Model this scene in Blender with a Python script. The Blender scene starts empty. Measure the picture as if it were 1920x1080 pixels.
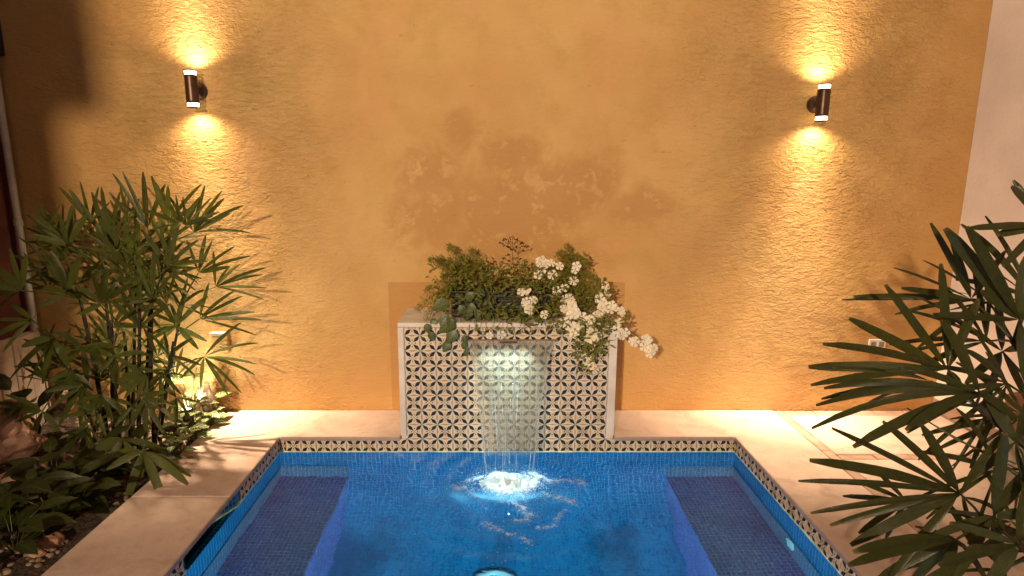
import bpy, bmesh, math, random
from mathutils import Vector, Matrix, noise
R = math.radians
rnd = random.Random(7)
S = bpy.context.scene
COL = S.collection

# ------------------------------------------------------------------ camera, world, exposure
CAM_H, PITCH, FPX, AXIS = 1.584, R(10.75), 1090.0, 930.0
cam_d = bpy.data.cameras.new('camera'); cam = bpy.data.objects.new('camera', cam_d); COL.objects.link(cam)
cam.location = (0, 0, CAM_H); cam.rotation_euler = (R(90) - PITCH, 0, 0)
cam_d.sensor_width = 36; cam_d.lens = FPX / 1920 * 36; cam_d.shift_x = (960 - AXIS) / 1920
cam_d.clip_start = .05; cam_d.clip_end = 200
S.camera = cam
W = bpy.data.worlds.new('World'); S.world = W; W.use_nodes = True
bg = W.node_tree.nodes['Background']
bg.inputs[0].default_value = (1.0, .72, .54, 1); bg.inputs[1].default_value = .25
S.view_settings.view_transform = 'Standard'; S.view_settings.look = 'None'
S.view_settings.exposure = 0; S.view_settings.gamma = 1; S.view_settings.use_curve_mapping = False
cy = S.cycles
cy.max_bounces = 10; cy.transparent_max_bounces = 16; cy.transmission_bounces = 8
cy.sample_clamp_indirect = 3; cy.sample_clamp_direct = 0; cy.caustics_reflective = False
try: cy.use_denoising = True
except Exception: pass

def at(px, py, Y):                       # the point at distance Y (metres in front of the camera foot) seen at a pixel of the photograph
    xr, yr = (px - AXIS) / FPX, (540 - py) / FPX
    d = Vector((xr, math.cos(PITCH) + yr * math.sin(PITCH), -math.sin(PITCH) + yr * math.cos(PITCH)))
    return Vector((0, 0, CAM_H)) + d * (Y / d.y)

# ------------------------------------------------------------------ helpers
def mk(name, verts, faces, mat=None, parent=None, smooth=False, uvs=None, loc=None):
    me = bpy.data.meshes.new(name); me.from_pydata([tuple(v) for v in verts], [], faces); me.update()
    if uvs:
        ul = me.uv_layers.new(name='UVMap')
        for lp in me.loops: ul.data[lp.index].uv = uvs[lp.vertex_index] if len(uvs) == len(verts) else uvs[lp.index]
    if smooth:
        for p in me.polygons: p.use_smooth = True
    if mat: me.materials.append(mat)
    o = bpy.data.objects.new(name, me); COL.objects.link(o)
    if parent: o.parent = parent
    if loc is not None: o.location = loc
    return o
def from_bm(name, bm, mat=None, parent=None, smooth=False, loc=None):
    me = bpy.data.meshes.new(name); bm.normal_update(); bm.to_mesh(me); bm.free()
    if smooth:
        for p in me.polygons: p.use_smooth = True
    if mat: me.materials.append(mat)
    o = bpy.data.objects.new(name, me); COL.objects.link(o)
    if parent: o.parent = parent
    if loc is not None: o.location = loc
    return o
def tag(o, label=None, cat=None, group=None, kind=None):
    if label: o['label'] = label
    if cat: o['category'] = cat
    if group: o['group'] = group
    if kind: o['kind'] = kind
    return o
def empty(name, loc=(0, 0, 0)):
    o = bpy.data.objects.new(name, None); COL.objects.link(o); o.location = loc; o.empty_display_size = .1
    return o
def box(name, lo, hi, mat, parent=None, bevel=0.0, seg=2, loc=None):
    bm = bmesh.new()
    c = [(lo[i] + hi[i]) / 2 for i in range(3)]; s = [hi[i] - lo[i] for i in range(3)]
    bmesh.ops.create_cube(bm, size=1, matrix=Matrix.Translation(c) @ Matrix.Diagonal((*s, 1)))
    if bevel: bmesh.ops.bevel(bm, geom=bm.edges[:], offset=bevel, segments=seg, affect='EDGES', profile=.6)
    return from_bm(name, bm, mat, parent, smooth=False, loc=loc)
def tube_data(pts, rad, n=8, caps=True):
    vs, fs = [], []
    pts = [Vector(p) for p in pts]; m = len(pts)
    for i, p in enumerate(pts):
        t = (pts[min(i + 1, m - 1)] - pts[max(i - 1, 0)]).normalized()
        a = t.cross(Vector((0, 0, 1)) if abs(t.z) < .9 else Vector((1, 0, 0))).normalized(); b = t.cross(a)
        r = rad[i] if isinstance(rad, (list, tuple)) else rad
        for k in range(n):
            an = 2 * math.pi * k / n; vs.append(p + (a * math.cos(an) + b * math.sin(an)) * r)
    for i in range(m - 1):
        for k in range(n):
            k2 = (k + 1) % n; fs.append((i * n + k, i * n + k2, (i + 1) * n + k2, (i + 1) * n + k))
    if caps: fs.append(tuple(range(n))[::-1]); fs.append(tuple(range((m - 1) * n, m * n)))
    return vs, fs
def tube(name, pts, rad, mat, parent=None, n=8):
    v, f = tube_data(pts, rad, n); return mk(name, v, f, mat, parent, smooth=True)
def lathe(name, prof, mat, parent=None, n=32, loc=None, smooth=True):
    vs, fs = [], []
    for (r, z) in prof:
        for k in range(n):
            a = 2 * math.pi * k / n; vs.append((r * math.cos(a), r * math.sin(a), z))
    for i in range(len(prof) - 1):
        for k in range(n):
            k2 = (k + 1) % n; fs.append((i * n + k, i * n + k2, (i + 1) * n + k2, (i + 1) * n + k))
    fs.append(tuple(range(n))[::-1]); fs.append(tuple(range((len(prof) - 1) * n, len(prof) * n)))
    return mk(name, vs, fs, mat, parent, smooth=smooth, loc=loc)

# ------------------------------------------------------------------ material helpers
class NT:
    def __init__(s, name):
        s.m = bpy.data.materials.new(name); s.m.use_nodes = True; s.t = s.m.node_tree; s.t.nodes.clear()
        s.out = s.t.nodes.new('ShaderNodeOutputMaterial')
    def n(s, typ, **kw):
        nd = s.t.nodes.new('ShaderNode' + typ)
        for k, v in kw.items(): setattr(nd, k, v)
        return nd
    def l(s, a, b): s.t.links.new(a, b)
    def put(s, sock, v):
        if isinstance(v, (int, float)): sock.default_value = v
        elif isinstance(v, tuple): sock.default_value = v if len(v) == len(sock.default_value) else (*v, 1)
        else: s.l(v, sock)
    def math(s, op, a, b=0.0, c=None, clamp=False):
        nd = s.n('Math', operation=op, use_clamp=clamp); s.put(nd.inputs[0], a); s.put(nd.inputs[1], b)
        if c is not None: s.put(nd.inputs[2], c)
        return nd.outputs[0]
    def mix(s, f, a, b, mode='MIX'):
        nd = s.n('Mix', data_type='RGBA', blend_type=mode); s.put(nd.inputs[0], f); s.put(nd.inputs[6], a); s.put(nd.inputs[7], b); return nd.outputs[2]
    def noise(s, vec=None, scale=5, detail=4, rough=.5, dist=0):
        nd = s.n('TexNoise'); nd.inputs['Scale'].default_value = scale; nd.inputs['Detail'].default_value = detail
        nd.inputs['Roughness'].default_value = rough; nd.inputs['Distortion'].default_value = dist
        if vec is not None: s.l(vec, nd.inputs['Vector'])
        return nd.outputs['Fac']
    def ramp(s, f, lo, hi, smooth=True):
        nd = s.n('MapRange', interpolation_type='SMOOTHSTEP' if smooth else 'LINEAR'); s.put(nd.inputs[0], f); nd.inputs[1].default_value = lo; nd.inputs[2].default_value = hi; return nd.outputs[0]
    def pos(s, scale=None):
        g = s.n('NewGeometry').outputs['Position']
        if scale:
            v = s.n('VectorMath', operation='MULTIPLY'); s.l(g, v.inputs[0]); v.inputs[1].default_value = scale; g = v.outputs[0]
        return g
    def bump(s, h, strength=.5, dist=.01, normal=None):
        b = s.n('Bump'); b.inputs['Strength'].default_value = strength; b.inputs['Distance'].default_value = dist; s.put(b.inputs['Height'], h)
        if normal is not None: s.l(normal, b.inputs['Normal'])
        return b.outputs[0]
    def bsdf(s, color, rough=.6, normal=None, metal=0, spec=.5, link=True, **kw):
        p = s.n('BsdfPrincipled'); s.put(p.inputs['Base Color'], color); s.put(p.inputs['Roughness'], rough)
        p.inputs['Metallic'].default_value = metal; p.inputs['Specular IOR Level'].default_value = spec
        for k, v in kw.items(): s.put(p.inputs[k], v)
        if normal is not None: s.l(normal, p.inputs['Normal'])
        if link: s.l(p.outputs[0], s.out.inputs[0])
        return p.outputs[0]
def plain(name, color, rough=.6, metal=0, spec=.5, var=.12, scale=14, bump=.15, bd=.003, bscale=60):
    t = NT(name); f = t.noise(t.pos(), scale, 5)
    d = tuple(c * (1 - var) for c in color); b = tuple(min(1, c * (1 + var)) for c in color)
    t.bsdf(t.mix(t.ramp(f, .3, .7), d, b), rough, t.bump(t.noise(t.pos(), bscale, 4), bump, bd) if bump else None, metal, spec)
    return t.m

# ------------------------------------------------------------------ materials
def wall_material():
    t = NT('ochre_stucco'); p = t.pos()
    sx = t.n('SeparateXYZ'); t.l(p, sx.inputs[0]); X, Z = sx.outputs[0], sx.outputs[2]
    big = t.noise(p, 1.3, 4, .55); mid = t.noise(p, 4.5, 5, .6); fine = t.noise(p, 26, 4, .6)
    m2 = t.noise(p, 2.6, 5, .6, .8); m3 = t.noise(t.pos((1, 1, .55)), 3.4, 5, .62, .5)
    c = t.mix(t.ramp(big, .35, .66), (.58, .345, .13), (.66, .42, .17))
    c = t.mix(t.math('MULTIPLY', t.ramp(m2, .48, .72), .42), c, (.50, .335, .11))
    c = t.mix(t.math('MULTIPLY', t.ramp(m3, .52, .70), .5), c, (.64, .36, .165))
    c = t.mix(t.math('MULTIPLY', t.ramp(mid, .5, .72), .4), c, (.50, .30, .085))
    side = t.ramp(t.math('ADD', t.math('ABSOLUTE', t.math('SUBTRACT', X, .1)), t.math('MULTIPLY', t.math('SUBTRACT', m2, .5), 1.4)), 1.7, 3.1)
    c = t.mix(t.math('MULTIPLY', side, .45), c, (.40, .205, .065))  # light's falloff painted in: browner towards both ends of the wall
    # damp, repainted stain above the fountain
    def blob(cx, cz, rx, rz):
        a = t.math('DIVIDE', t.math('SUBTRACT', X, cx), rx); b = t.math('DIVIDE', t.math('SUBTRACT', Z, cz), rz)
        return t.math('SUBTRACT', 1.0, t.math('SQRT', t.math('ADD', t.math('MULTIPLY', a, a), t.math('MULTIPLY', b, b))))
    m = blob(.08, 1.36, .62, .42)
    for a in ((-.42, 1.60, .26, .24), (-.22, 1.86, .14, .2), (.5, 1.52, .42, .27), (.93, 1.40, .28, .17), (-.42, 1.3, .32, .26), (.1, 1.72, .3, .18), (.15, 1.12, .6, .22), (.42, 1.42, .34, .24)):
        m = t.math('MAXIMUM', m, blob(*a))
    n1 = t.noise(p, 5.5, 7, .62, .6); n2 = t.noise(p, 13, 5, .6, .3)
    st = t.math('ADD', m, t.math('MULTIPLY', t.math('SUBTRACT', n1, .5), 1.9))
    st = t.ramp(st, -.12, .62)
    holes = t.ramp(t.math('ADD', t.math('MULTIPLY', t.math('SUBTRACT', n2, .5), 1.0), n1), .55, .70)
    st = t.math('MULTIPLY', st, t.math('SUBTRACT', 1.0, t.math('MULTIPLY', holes, .6)))
    c = t.mix(t.math('MULTIPLY', st, .72), c, (.47, .25, .09))
    peach = t.math('MULTIPLY', t.ramp(m, .25, .6), holes)
    c = t.mix(t.math('MULTIPLY', peach, .2), c, (.74, .48, .22))
    # repainted rectangle behind the fountain and the damp foot of the wall
    bx = t.math('MULTIPLY', t.math('LESS_THAN', t.math('ABSOLUTE', t.math('SUBTRACT', X, .071)), .79), t.math('LESS_THAN', Z, .90))
    c = t.mix(t.math('MULTIPLY', bx, .75), c, (.50, .265, .095))
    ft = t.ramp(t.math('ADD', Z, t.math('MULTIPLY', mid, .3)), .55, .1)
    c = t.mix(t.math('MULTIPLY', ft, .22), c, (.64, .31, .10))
    spots = t.ramp(t.noise(t.pos((1, 1, 1.6)), 17, 3, .5), .69, .78)
    c = t.mix(t.math('MULTIPLY', spots, .4), c, (.34, .16, .04))
    # trowelled stucco: ridges longer across than up
    v1 = t.noise(t.pos((18, 18, 37)), 1.0, 6, .62, .7); v2 = t.noise(t.pos((46, 46, 95)), 1.0, 4, .6, .3); v3 = t.noise(t.pos((2.2, 2.2, 2.6)), 1, 2)
    rough_side = t.ramp(t.math('ABSOLUTE', t.math('SUBTRACT', t.math('ABSOLUTE', t.math('SUBTRACT', X, .07)), 1.95)), 1.15, .15)
    amp = t.math('ADD', .26, t.math('MULTIPLY', rough_side, .98))
    h = t.math('ADD', t.math('MULTIPLY', v1, 1.0), t.math('MULTIPLY', v2, .45))
    amp = t.math('MULTIPLY', amp, t.math('ADD', .72, t.math('MULTIPLY', t.ramp(t.noise(p, 2.3, 4, .6), .36, .64), .36)))
    h = t.math('MULTIPLY', h, amp); h = t.math('ADD', h, t.math('MULTIPLY', v3, 1.2))
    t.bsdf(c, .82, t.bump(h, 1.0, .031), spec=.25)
    return t.m

def tile_material(P):
    t = NT('painted_tile'); o = t.n('TexCoord').outputs['Object']
    sx = t.n('SeparateXYZ'); t.l(o, sx.inputs[0])
    u = t.math('ABSOLUTE', t.math('DIVIDE', sx.outputs[0], P)); v = t.math('ABSOLUTE', t.math('DIVIDE', sx.outputs[1], P))
    a = t.math('MAXIMUM', u, v); b = t.math('MINIMUM', u, v)
    s = t.math('MULTIPLY', t.math('ADD', a, b), .7071); d = t.math('MULTIPLY', t.math('SUBTRACT', a, b), .7071)
    q = t.math('DIVIDE', t.math('SUBTRACT', s, .38), .29)
    w = t.math('MULTIPLY', t.math('SUBTRACT', 1.0, t.math('POWER', t.math('ABSOLUTE', q), 1.2)), .122)
    petal = t.ramp(t.math('SUBTRACT', w, d), -.004, .010)
    line = t.ramp(d, .020, .010)
    e = t.math('SUBTRACT', .5, a)
    l1 = t.math('MULTIPLY', t.math('SUBTRACT', 1.0, t.math('POWER', t.math('DIVIDE', b, .46), 1.6)), .165)
    lens = t.ramp(t.math('SUBTRACT', l1, e), -.008, .008)
    l2 = t.math('MULTIPLY', t.math('SUBTRACT', 1.0, t.math('POWER', t.math('DIVIDE', b, .27), 1.5)), .07)
    core = t.ramp(t.math('SUBTRACT', l2, e), -.01, .014)
    rim = t.ramp(t.math('ABSOLUTE', t.math('SUBTRACT', l1, e)), .022, .010)
    da = t.math('SUBTRACT', a, .20); dot = t.ramp(t.math('SQRT', t.math('ADD', t.math('MULTIPLY', da, da), t.math('MULTIPLY', b, b))), .048, .030)
    rn = t.n('ObjectInfo').outputs['Random']
    base = t.mix(rn, (.56, .45, .29), (.74, .62, .43))
    c = t.mix(lens, base, (.73, .64, .49))
    c = t.mix(t.math('MULTIPLY', rim, .22), c, (.33, .27, .21))
    c = t.mix(core, c, t.mix(rn, (.64, .38, .15), (.56, .34, .17)))
    c = t.mix(t.math('MULTIPLY', line, .6), c, (.10, .09, .08))
    c = t.mix(dot, c, (.03, .03, .035)); c = t.mix(petal, c, (.020, .019, .018))
    f = t.noise(t.pos(), 22, 4); c = t.mix(t.math('MULTIPLY', t.ramp(f, .5, .75), .2), c, (.45, .36, .26))
    t.bsdf(c, .22, t.bump(t.noise(t.pos(), 30, 2), .1, .002))
    return t.m

def mosaic_material(name, ca, cb, grout, P=.025, cloudy=0):
    t = NT(name); uv = t.n('UVMap').outputs[0]
    br = t.n('TexBrick'); t.l(uv, br.inputs['Vector']); br.offset = 0; br.squash = 1
    br.inputs['Scale'].default_value = 1; br.inputs['Brick Width'].default_value = P; br.inputs['Row Height'].default_value = P
    br.inputs['Mortar Size'].default_value = .0017; br.inputs['Mortar Smooth'].default_value = .2; br.inputs['Bias'].default_value = 0
    br.inputs['Color1'].default_value = (*ca, 1); br.inputs['Color2'].default_value = (*cb, 1); br.inputs['Mortar'].default_value = (*grout, 1)
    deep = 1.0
    if cloudy:  # haze of the deep water painted in: fainter grout, cloudy patches
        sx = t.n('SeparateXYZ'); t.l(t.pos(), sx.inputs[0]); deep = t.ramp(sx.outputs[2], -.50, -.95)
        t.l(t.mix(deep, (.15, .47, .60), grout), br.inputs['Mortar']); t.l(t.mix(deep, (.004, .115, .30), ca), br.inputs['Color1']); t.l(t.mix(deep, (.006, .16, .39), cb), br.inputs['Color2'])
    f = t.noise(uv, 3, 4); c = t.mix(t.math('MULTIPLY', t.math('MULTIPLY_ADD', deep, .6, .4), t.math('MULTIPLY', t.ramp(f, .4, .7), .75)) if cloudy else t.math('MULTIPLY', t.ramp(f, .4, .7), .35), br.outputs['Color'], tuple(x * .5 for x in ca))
    t.bsdf(c, .25, t.bump(t.math('SUBTRACT', 1.0, br.outputs['Fac']), .5, .002))
    return t.m

def leaf_material(name, ca, cb, rough=.40, trans=.28, veins=True, midrib=None):
    t = NT(name); uv = t.n('UVMap').outputs[0]
    sx = t.n('SeparateXYZ'); t.l(uv, sx.inputs[0])
    rn = t.n('ObjectInfo').outputs['Random']
    f = t.noise(t.pos(), 9, 4); c = t.mix(t.ramp(t.math('ADD', t.math('MULTIPLY', t.noise(t.pos(), 55, 2), .7), t.math('MULTIPLY', t.math('ADD', f, rn), .3)), .3, .9, False), ca, cb)
    nrm = None
    if veins:
        wv = t.math('SINE', t.math('MULTIPLY', sx.outputs[0], 60.0)); nrm = t.bump(wv, .5, .0016)
        c = t.mix(t.math('MULTIPLY', t.ramp(wv, .2, 1.0), .25), c, tuple(min(1, x * 1.7) for x in cb))
    if midrib:
        e = t.math('ABSOLUTE', t.math('SUBTRACT', sx.outputs[0], .5))
        rib = t.ramp(e, .06, .02)
        wv = t.math('SINE', t.math('ADD', t.math('MULTIPLY', sx.outputs[1], 38.0), t.math('MULTIPLY', e, -22.0)))
        c = t.mix(t.math('MAXIMUM', rib, t.math('MULTIPLY', t.ramp(wv, .55, .95), .8)), c, midrib)
    tip = t.ramp(t.math('ADD', sx.outputs[1], t.math('MULTIPLY', f, .25)), 1.06, 1.16)
    c = t.mix(t.math('MULTIPLY', tip, .7), c, (.20, .12, .04))
    p = t.bsdf(c, rough, nrm, spec=.42, link=False)
    tr = t.n('BsdfTranslucent'); t.put(tr.inputs[0], t.mix(.5, c, (.20, .24, .03)))
    mx = t.n('MixShader'); mx.inputs[0].default_value = trans; t.l(p, mx.inputs[1]); t.l(tr.outputs[0], mx.inputs[2]); t.l(mx.outputs[0], t.out.inputs[0])
    return t.m

def water_material():
    t = NT('pool_water'); p = t.pos()
    g = t.n('BsdfRefraction'); g.inputs['Color'].default_value = (.42, .84, .95, 1); g.inputs['Roughness'].default_value = .04; g.inputs['IOR'].default_value = 1.333; gs = t.n('BsdfGlossy'); gs.inputs['Color'].default_value = (.55, .62, .72, 1); gs.inputs['Roughness'].default_value = .02; fr = t.n('Fresnel'); fr.inputs['IOR'].default_value = 1.333; mx = t.n('MixShader')
    n1 = t.noise(t.pos((1, 1.3, 1)), 9, 3, .5, .4); n2 = t.noise(p, 34, 3, .5)
    h = t.math('ADD', n1, t.math('MULTIPLY', n2, .16))
    nr = t.bump(h, .30, .010)
    for q in (g, gs, fr): t.l(nr, q.inputs['Normal'])
    t.l(fr.outputs[0], mx.inputs[0]); t.l(g.outputs[0], mx.inputs[1]); t.l(gs.outputs[0], mx.inputs[2]); t.l(mx.outputs[0], t.out.inputs[0])
    return t.m

def sheet_material():
    t = NT('falling_water'); uv = t.n('UVMap').outputs[0]; sx = t.n('SeparateXYZ'); t.l(uv, sx.inputs[0])
    sc = t.n('VectorMath', operation='MULTIPLY'); t.l(uv, sc.inputs[0]); sc.inputs[1].default_value = (30, 2.2, 1)
    v = t.noise(sc.outputs[0], 1, 4, .6, .5)
    e = t.math('ABSOLUTE', t.math('SUBTRACT', sx.outputs[0], .5)); edge = t.ramp(e, .455, .49); v2 = t.noise(t.pos((20, 20, 9)), 1, 3)
    nrm = t.bump(t.math('ADD', v, t.math('MULTIPLY', v2, .6)), 1.0, .018)
    tr = t.n('BsdfTransparent'); tr.inputs[0].default_value = (.97, .99, .98, 1)
    gl = t.n('BsdfGlass'); gl.inputs['IOR'].default_value = 1.22; gl.inputs['Roughness'].default_value = .03; t.l(nrm, gl.inputs['Normal'])
    df = t.n('BsdfDiffuse'); df.inputs[0].default_value = (.75, .85, .80, 1); t.l(nrm, df.inputs['Normal'])
    m1 = t.n('MixShader'); m1.inputs[0].default_value = .36; t.l(tr.outputs[0], m1.inputs[1]); t.l(gl.outputs[0], m1.inputs[2])
    m2 = t.n('MixShader'); t.put(m2.inputs[0], t.math('ADD', t.math('MULTIPLY', t.ramp(v, .57, .70), .36), t.math('MULTIPLY', edge, .16))); t.l(m1.outputs[0], m2.inputs[1]); t.l(df.outputs[0], m2.inputs[2])
    t.l(m2.outputs[0], t.out.inputs[0])
    return t.m

def concrete_material():
    t = NT('cream_concrete'); p = t.pos()
    a = t.noise(p, 1.7, 5, .6); b = t.noise(p, 9, 6, .65, .5); f = t.noise(p, 85, 5, .7)
    c = t.mix(t.ramp(a, .35, .65), (.385, .285, .24), (.47, .355, .305))
    c = t.mix(t.math('MULTIPLY', t.ramp(b, .46, .72), .6), c, (.29, .205, .155))
    c = t.mix(t.math('MULTIPLY', t.ramp(f, .52, .72), .5), c, (.27, .20, .15))
    t.bsdf(c, .75, t.bump(t.math('ADD', b, t.math('MULTIPLY', f, .25)), .35, .006), spec=.3)
    return t.m

def foam_material(name, clear):
    t = NT(name); p = t.bsdf((.86, .92, .92), .35, t.bump(t.noise(t.pos(), 130, 4), .7, .006), link=False)
    tl = t.n('BsdfTranslucent'); tl.inputs[0].default_value = (.85, .95, .95, 1); tr = t.n('BsdfTransparent')
    a = t.n('MixShader'); a.inputs[0].default_value = .4; t.l(p, a.inputs[1]); t.l(tl.outputs[0], a.inputs[2])
    b = t.n('MixShader'); b.inputs[0].default_value = clear; t.l(a.outputs[0], b.inputs[1]); t.l(tr.outputs[0], b.inputs[2]); t.l(b.outputs[0], t.out.inputs[0]); return t.m
def film_material():
    t = NT('foam_film'); at_ = t.n('Attribute'); at_.attribute_name = 'foam_amount'; dn = at_.outputs['Fac']
    n1 = t.noise(t.pos(), 34, 6, .7, .6); vo = t.n('TexVoronoi'); vo.feature = 'F1'; vo.inputs['Scale'].default_value = 95; t.l(t.pos(), vo.inputs['Vector'])
    h = t.math('ADD', t.math('ADD', dn, t.math('MULTIPLY', t.math('SUBTRACT', n1, .5), 2.6)), t.math('MULTIPLY', vo.outputs['Distance'], -.45))
    f = t.math('MULTIPLY', t.ramp(h, .05, .85), t.math('MULTIPLY_ADD', dn, .95, .12), clamp=True)
    p = t.bsdf(t.mix(t.ramp(dn, .3, .9), (.40, .60, .82), (.80, .90, .94)), .4, t.bump(n1, .6, .006), link=False); tl = t.n('BsdfTranslucent'); tl.inputs[0].default_value = (.75, .92, .98, 1)
    a = t.n('MixShader'); a.inputs[0].default_value = .25; t.l(p, a.inputs[1]); t.l(tl.outputs[0], a.inputs[2]); tr = t.n('BsdfTransparent')
    b = t.n('MixShader'); t.l(f, b.inputs[0]); t.l(tr.outputs[0], b.inputs[1]); t.l(a.outputs[0], b.inputs[2]); t.l(b.outputs[0], t.out.inputs[0]); return t.m
def emit(name, color, strength):
    t = NT(name); e = t.n('Emission'); e.inputs[0].default_value = (*color, 1); e.inputs[1].default_value = strength; t.l(e.outputs[0], t.out.inputs[0]); return t.m

TP = .0953
M = dict(
    wall=wall_material(), tile=tile_material(TP), concrete=concrete_material(), water=water_material(), sheet=sheet_material(),
    mosaic=mosaic_material('blue_mosaic', (.004, .115, .30), (.006, .16, .39), (.15, .47, .60)),
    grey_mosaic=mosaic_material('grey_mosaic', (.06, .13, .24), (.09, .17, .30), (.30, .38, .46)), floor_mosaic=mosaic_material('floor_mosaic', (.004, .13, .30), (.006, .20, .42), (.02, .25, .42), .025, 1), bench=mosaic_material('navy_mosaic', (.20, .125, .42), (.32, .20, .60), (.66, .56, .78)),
    white=plain('white_paint', (.84, .755, .72), .75, var=.07, scale=3.2, bump=.5, bd=.004, bscale=38), maroon=plain('maroon_paint', (.11, .022, .011), .7, var=.25, scale=3),
    cap=plain('white_plaster', (.70, .64, .56), .75, var=.12, scale=7, bump=.4, bd=.004), strip=plain('pink_stone', (.30, .19, .14), .7, var=.2, scale=9, bump=.3),
    plank=plain('whitewashed_board', (.60, .47, .40), .7, var=.18, scale=12, bump=.4), pvc=plain('grey_pvc', (.42, .36, .30), .45, var=.15, scale=8),
    bronze=plain('bronze_metal', (.085, .045, .028), .38, metal=.6, var=.2), dark=plain('dark_wicker', (.018, .016, .012), .55, var=.35, scale=40, bump=.5),
    black=plain('black_iron', (.012, .010, .009), .5), soil=plain('soil', (.045, .026, .014), .95, var=.6, scale=22, bump=1, bd=.03, bscale=45),
    rock=plain('pink_rock', (.30, .17, .115), .85, var=.35, scale=11, bump=.9, bd=.02, bscale=22), pebble=plain('pale_pebble', (.20, .145, .10), .7, var=.4, scale=25),
    terra=plain('terracotta', (.22, .085, .04), .7, var=.25, scale=12, bump=.3), stone=plain('grey_stone', (.26, .22, .18), .85, var=.3, scale=12, bump=.6, bd=.01, bscale=30),
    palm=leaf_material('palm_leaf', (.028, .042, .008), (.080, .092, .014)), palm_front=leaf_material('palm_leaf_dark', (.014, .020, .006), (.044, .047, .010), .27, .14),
    cane=plain('palm_cane', (.022, .014, .008), .85, var=.6, scale=30, bump=1, bd=.006, bscale=90), petiole=plain('palm_petiole', (.05, .06, .015), .5),
    fern=leaf_material('fern_needles', (.17, .18, .022), (.32, .29, .055), .6, .35, veins=False), foliage=leaf_material('shrub_leaf', (.14, .16, .026), (.38, .36, .075), .5, .45, veins=False),
    vine=leaf_material('vine_leaf', (.035, .065, .012), (.085, .12, .03), .4, .25, veins=False, midrib=(.16, .19, .07)),
    fitt=leaf_material('nerve_plant_leaf', (.03, .06, .012), (.06, .09, .018), .45, .2, veins=False, midrib=(.50, .52, .27)),
    bigleaf=leaf_material('broad_leaf', (.010, .015, .004), (.030, .036, .007), .42, .15, veins=False, midrib=(.05, .055, .014)),
    petal=plain('white_petal', (.84, .76, .58), .6, var=.05, bump=0), twig=plain('twig', (.05, .045, .02), .8), umbel=plain('dry_umbel', (.06, .035, .015), .9),
    plastic=plain('white_plastic', (.75, .73, .69), .35, var=.03, bump=0), foam=foam_material('foam', .12), froth=foam_material('froth', .5),
    strand=foam_material('water_strand', .45), film=film_material(), scale=plain('waterline_glint', (.72, .74, .48), .7, var=.3, scale=25, bump=.6), glow=emit('warm_lamp_glass', (1, .80, .48), 14), dim_glow=emit('garden_lamp_glass', (1, .86, .55), 3), pool_glow=emit('pool_lamp_glass', (.25, .80, .9), .45), bulb=emit('warm_bulb', (1, .72, .42), 30),  # pale waterline strip: refracted light given as a surface colour
)
def falloff(L, kind):
    L.use_nodes = True; nt = L.node_tree; em = nt.nodes['Emission']; f = nt.nodes.new('ShaderNodeLightFalloff'); f.inputs['Strength'].default_value = 1; nt.links.new(f.outputs[kind], em.inputs['Strength'])
def spot(name, loc, target, power, color, size, blend, radius, parent=None, fall=None):
    L = bpy.data.lights.new(name, 'SPOT'); L.energy = power; L.color = color; L.spot_size = R(size); L.spot_blend = blend; L.shadow_soft_size = radius
    if fall: falloff(L, fall)
    o = bpy.data.objects.new(name, L); COL.objects.link(o); o.location = loc
    o.rotation_euler = (Vector(target) - Vector(loc)).to_track_quat('-Z', 'Y').to_euler()
    if parent: o.parent = parent
    return o
def point(name, loc, power, color, radius, parent=None, fall=None):
    L = bpy.data.lights.new(name, 'POINT'); L.energy = power; L.color = color; L.shadow_soft_size = radius
    if fall: falloff(L, fall)
    o = bpy.data.objects.new(name, L); COL.objects.link(o); o.location = loc
    if parent: o.parent = parent
    return o

# ------------------------------------------------------------------ setting: ground, walls
WY, PY = 3.81, 3.40                       # garden wall, back edge of the pool
PL, PR, PN = -1.36, 1.50, 1.0             # pool left, right and near edges
LX, RX, BX = -3.13, 3.03, -1.85           # side walls, edge of the planting bed
WATER = -.108
tag(mk('ground', [(-30, -30, -1.9), (30, -30, -1.9), (30, 30, -1.9), (-30, 30, -1.9)], [(0, 1, 2, 3)], M['soil']), kind='structure')
tag(box('garden_wall', (-3.4, WY, -.4), (3.4, WY + .2, 3.6), M['wall']), 'tall ochre stucco wall with a damp stain above the fountain', 'wall')
tag(box('side_wall', (RX, -1.6, -.4), (RX + .2, WY - .002, 3.6), M['white']), 'plain white wall on the right behind the potted palm', 'wall')
rw = bpy.data.objects['side_wall']
box('skirting', (RX - .012, -1.59, .001), (RX - .001, WY - .004, .09), M['strip'], rw, .002, 1)
lw = tag(box('side_wall', (LX - .2, -1.6, -.4), (LX, WY - .002, 3.6), M['maroon']), 'dark red wall at the left edge behind the pipe', 'wall')
y = -.9
while y < WY - .05:
    box('plank', (LX + .001, y, -.2), (LX + .075 + rnd.uniform(-.004, .004), min(y + .116, WY - .006), .575 + rnd.uniform(-.004, .004)), M['plank'], lw, .004, 1); y += .12
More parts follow.
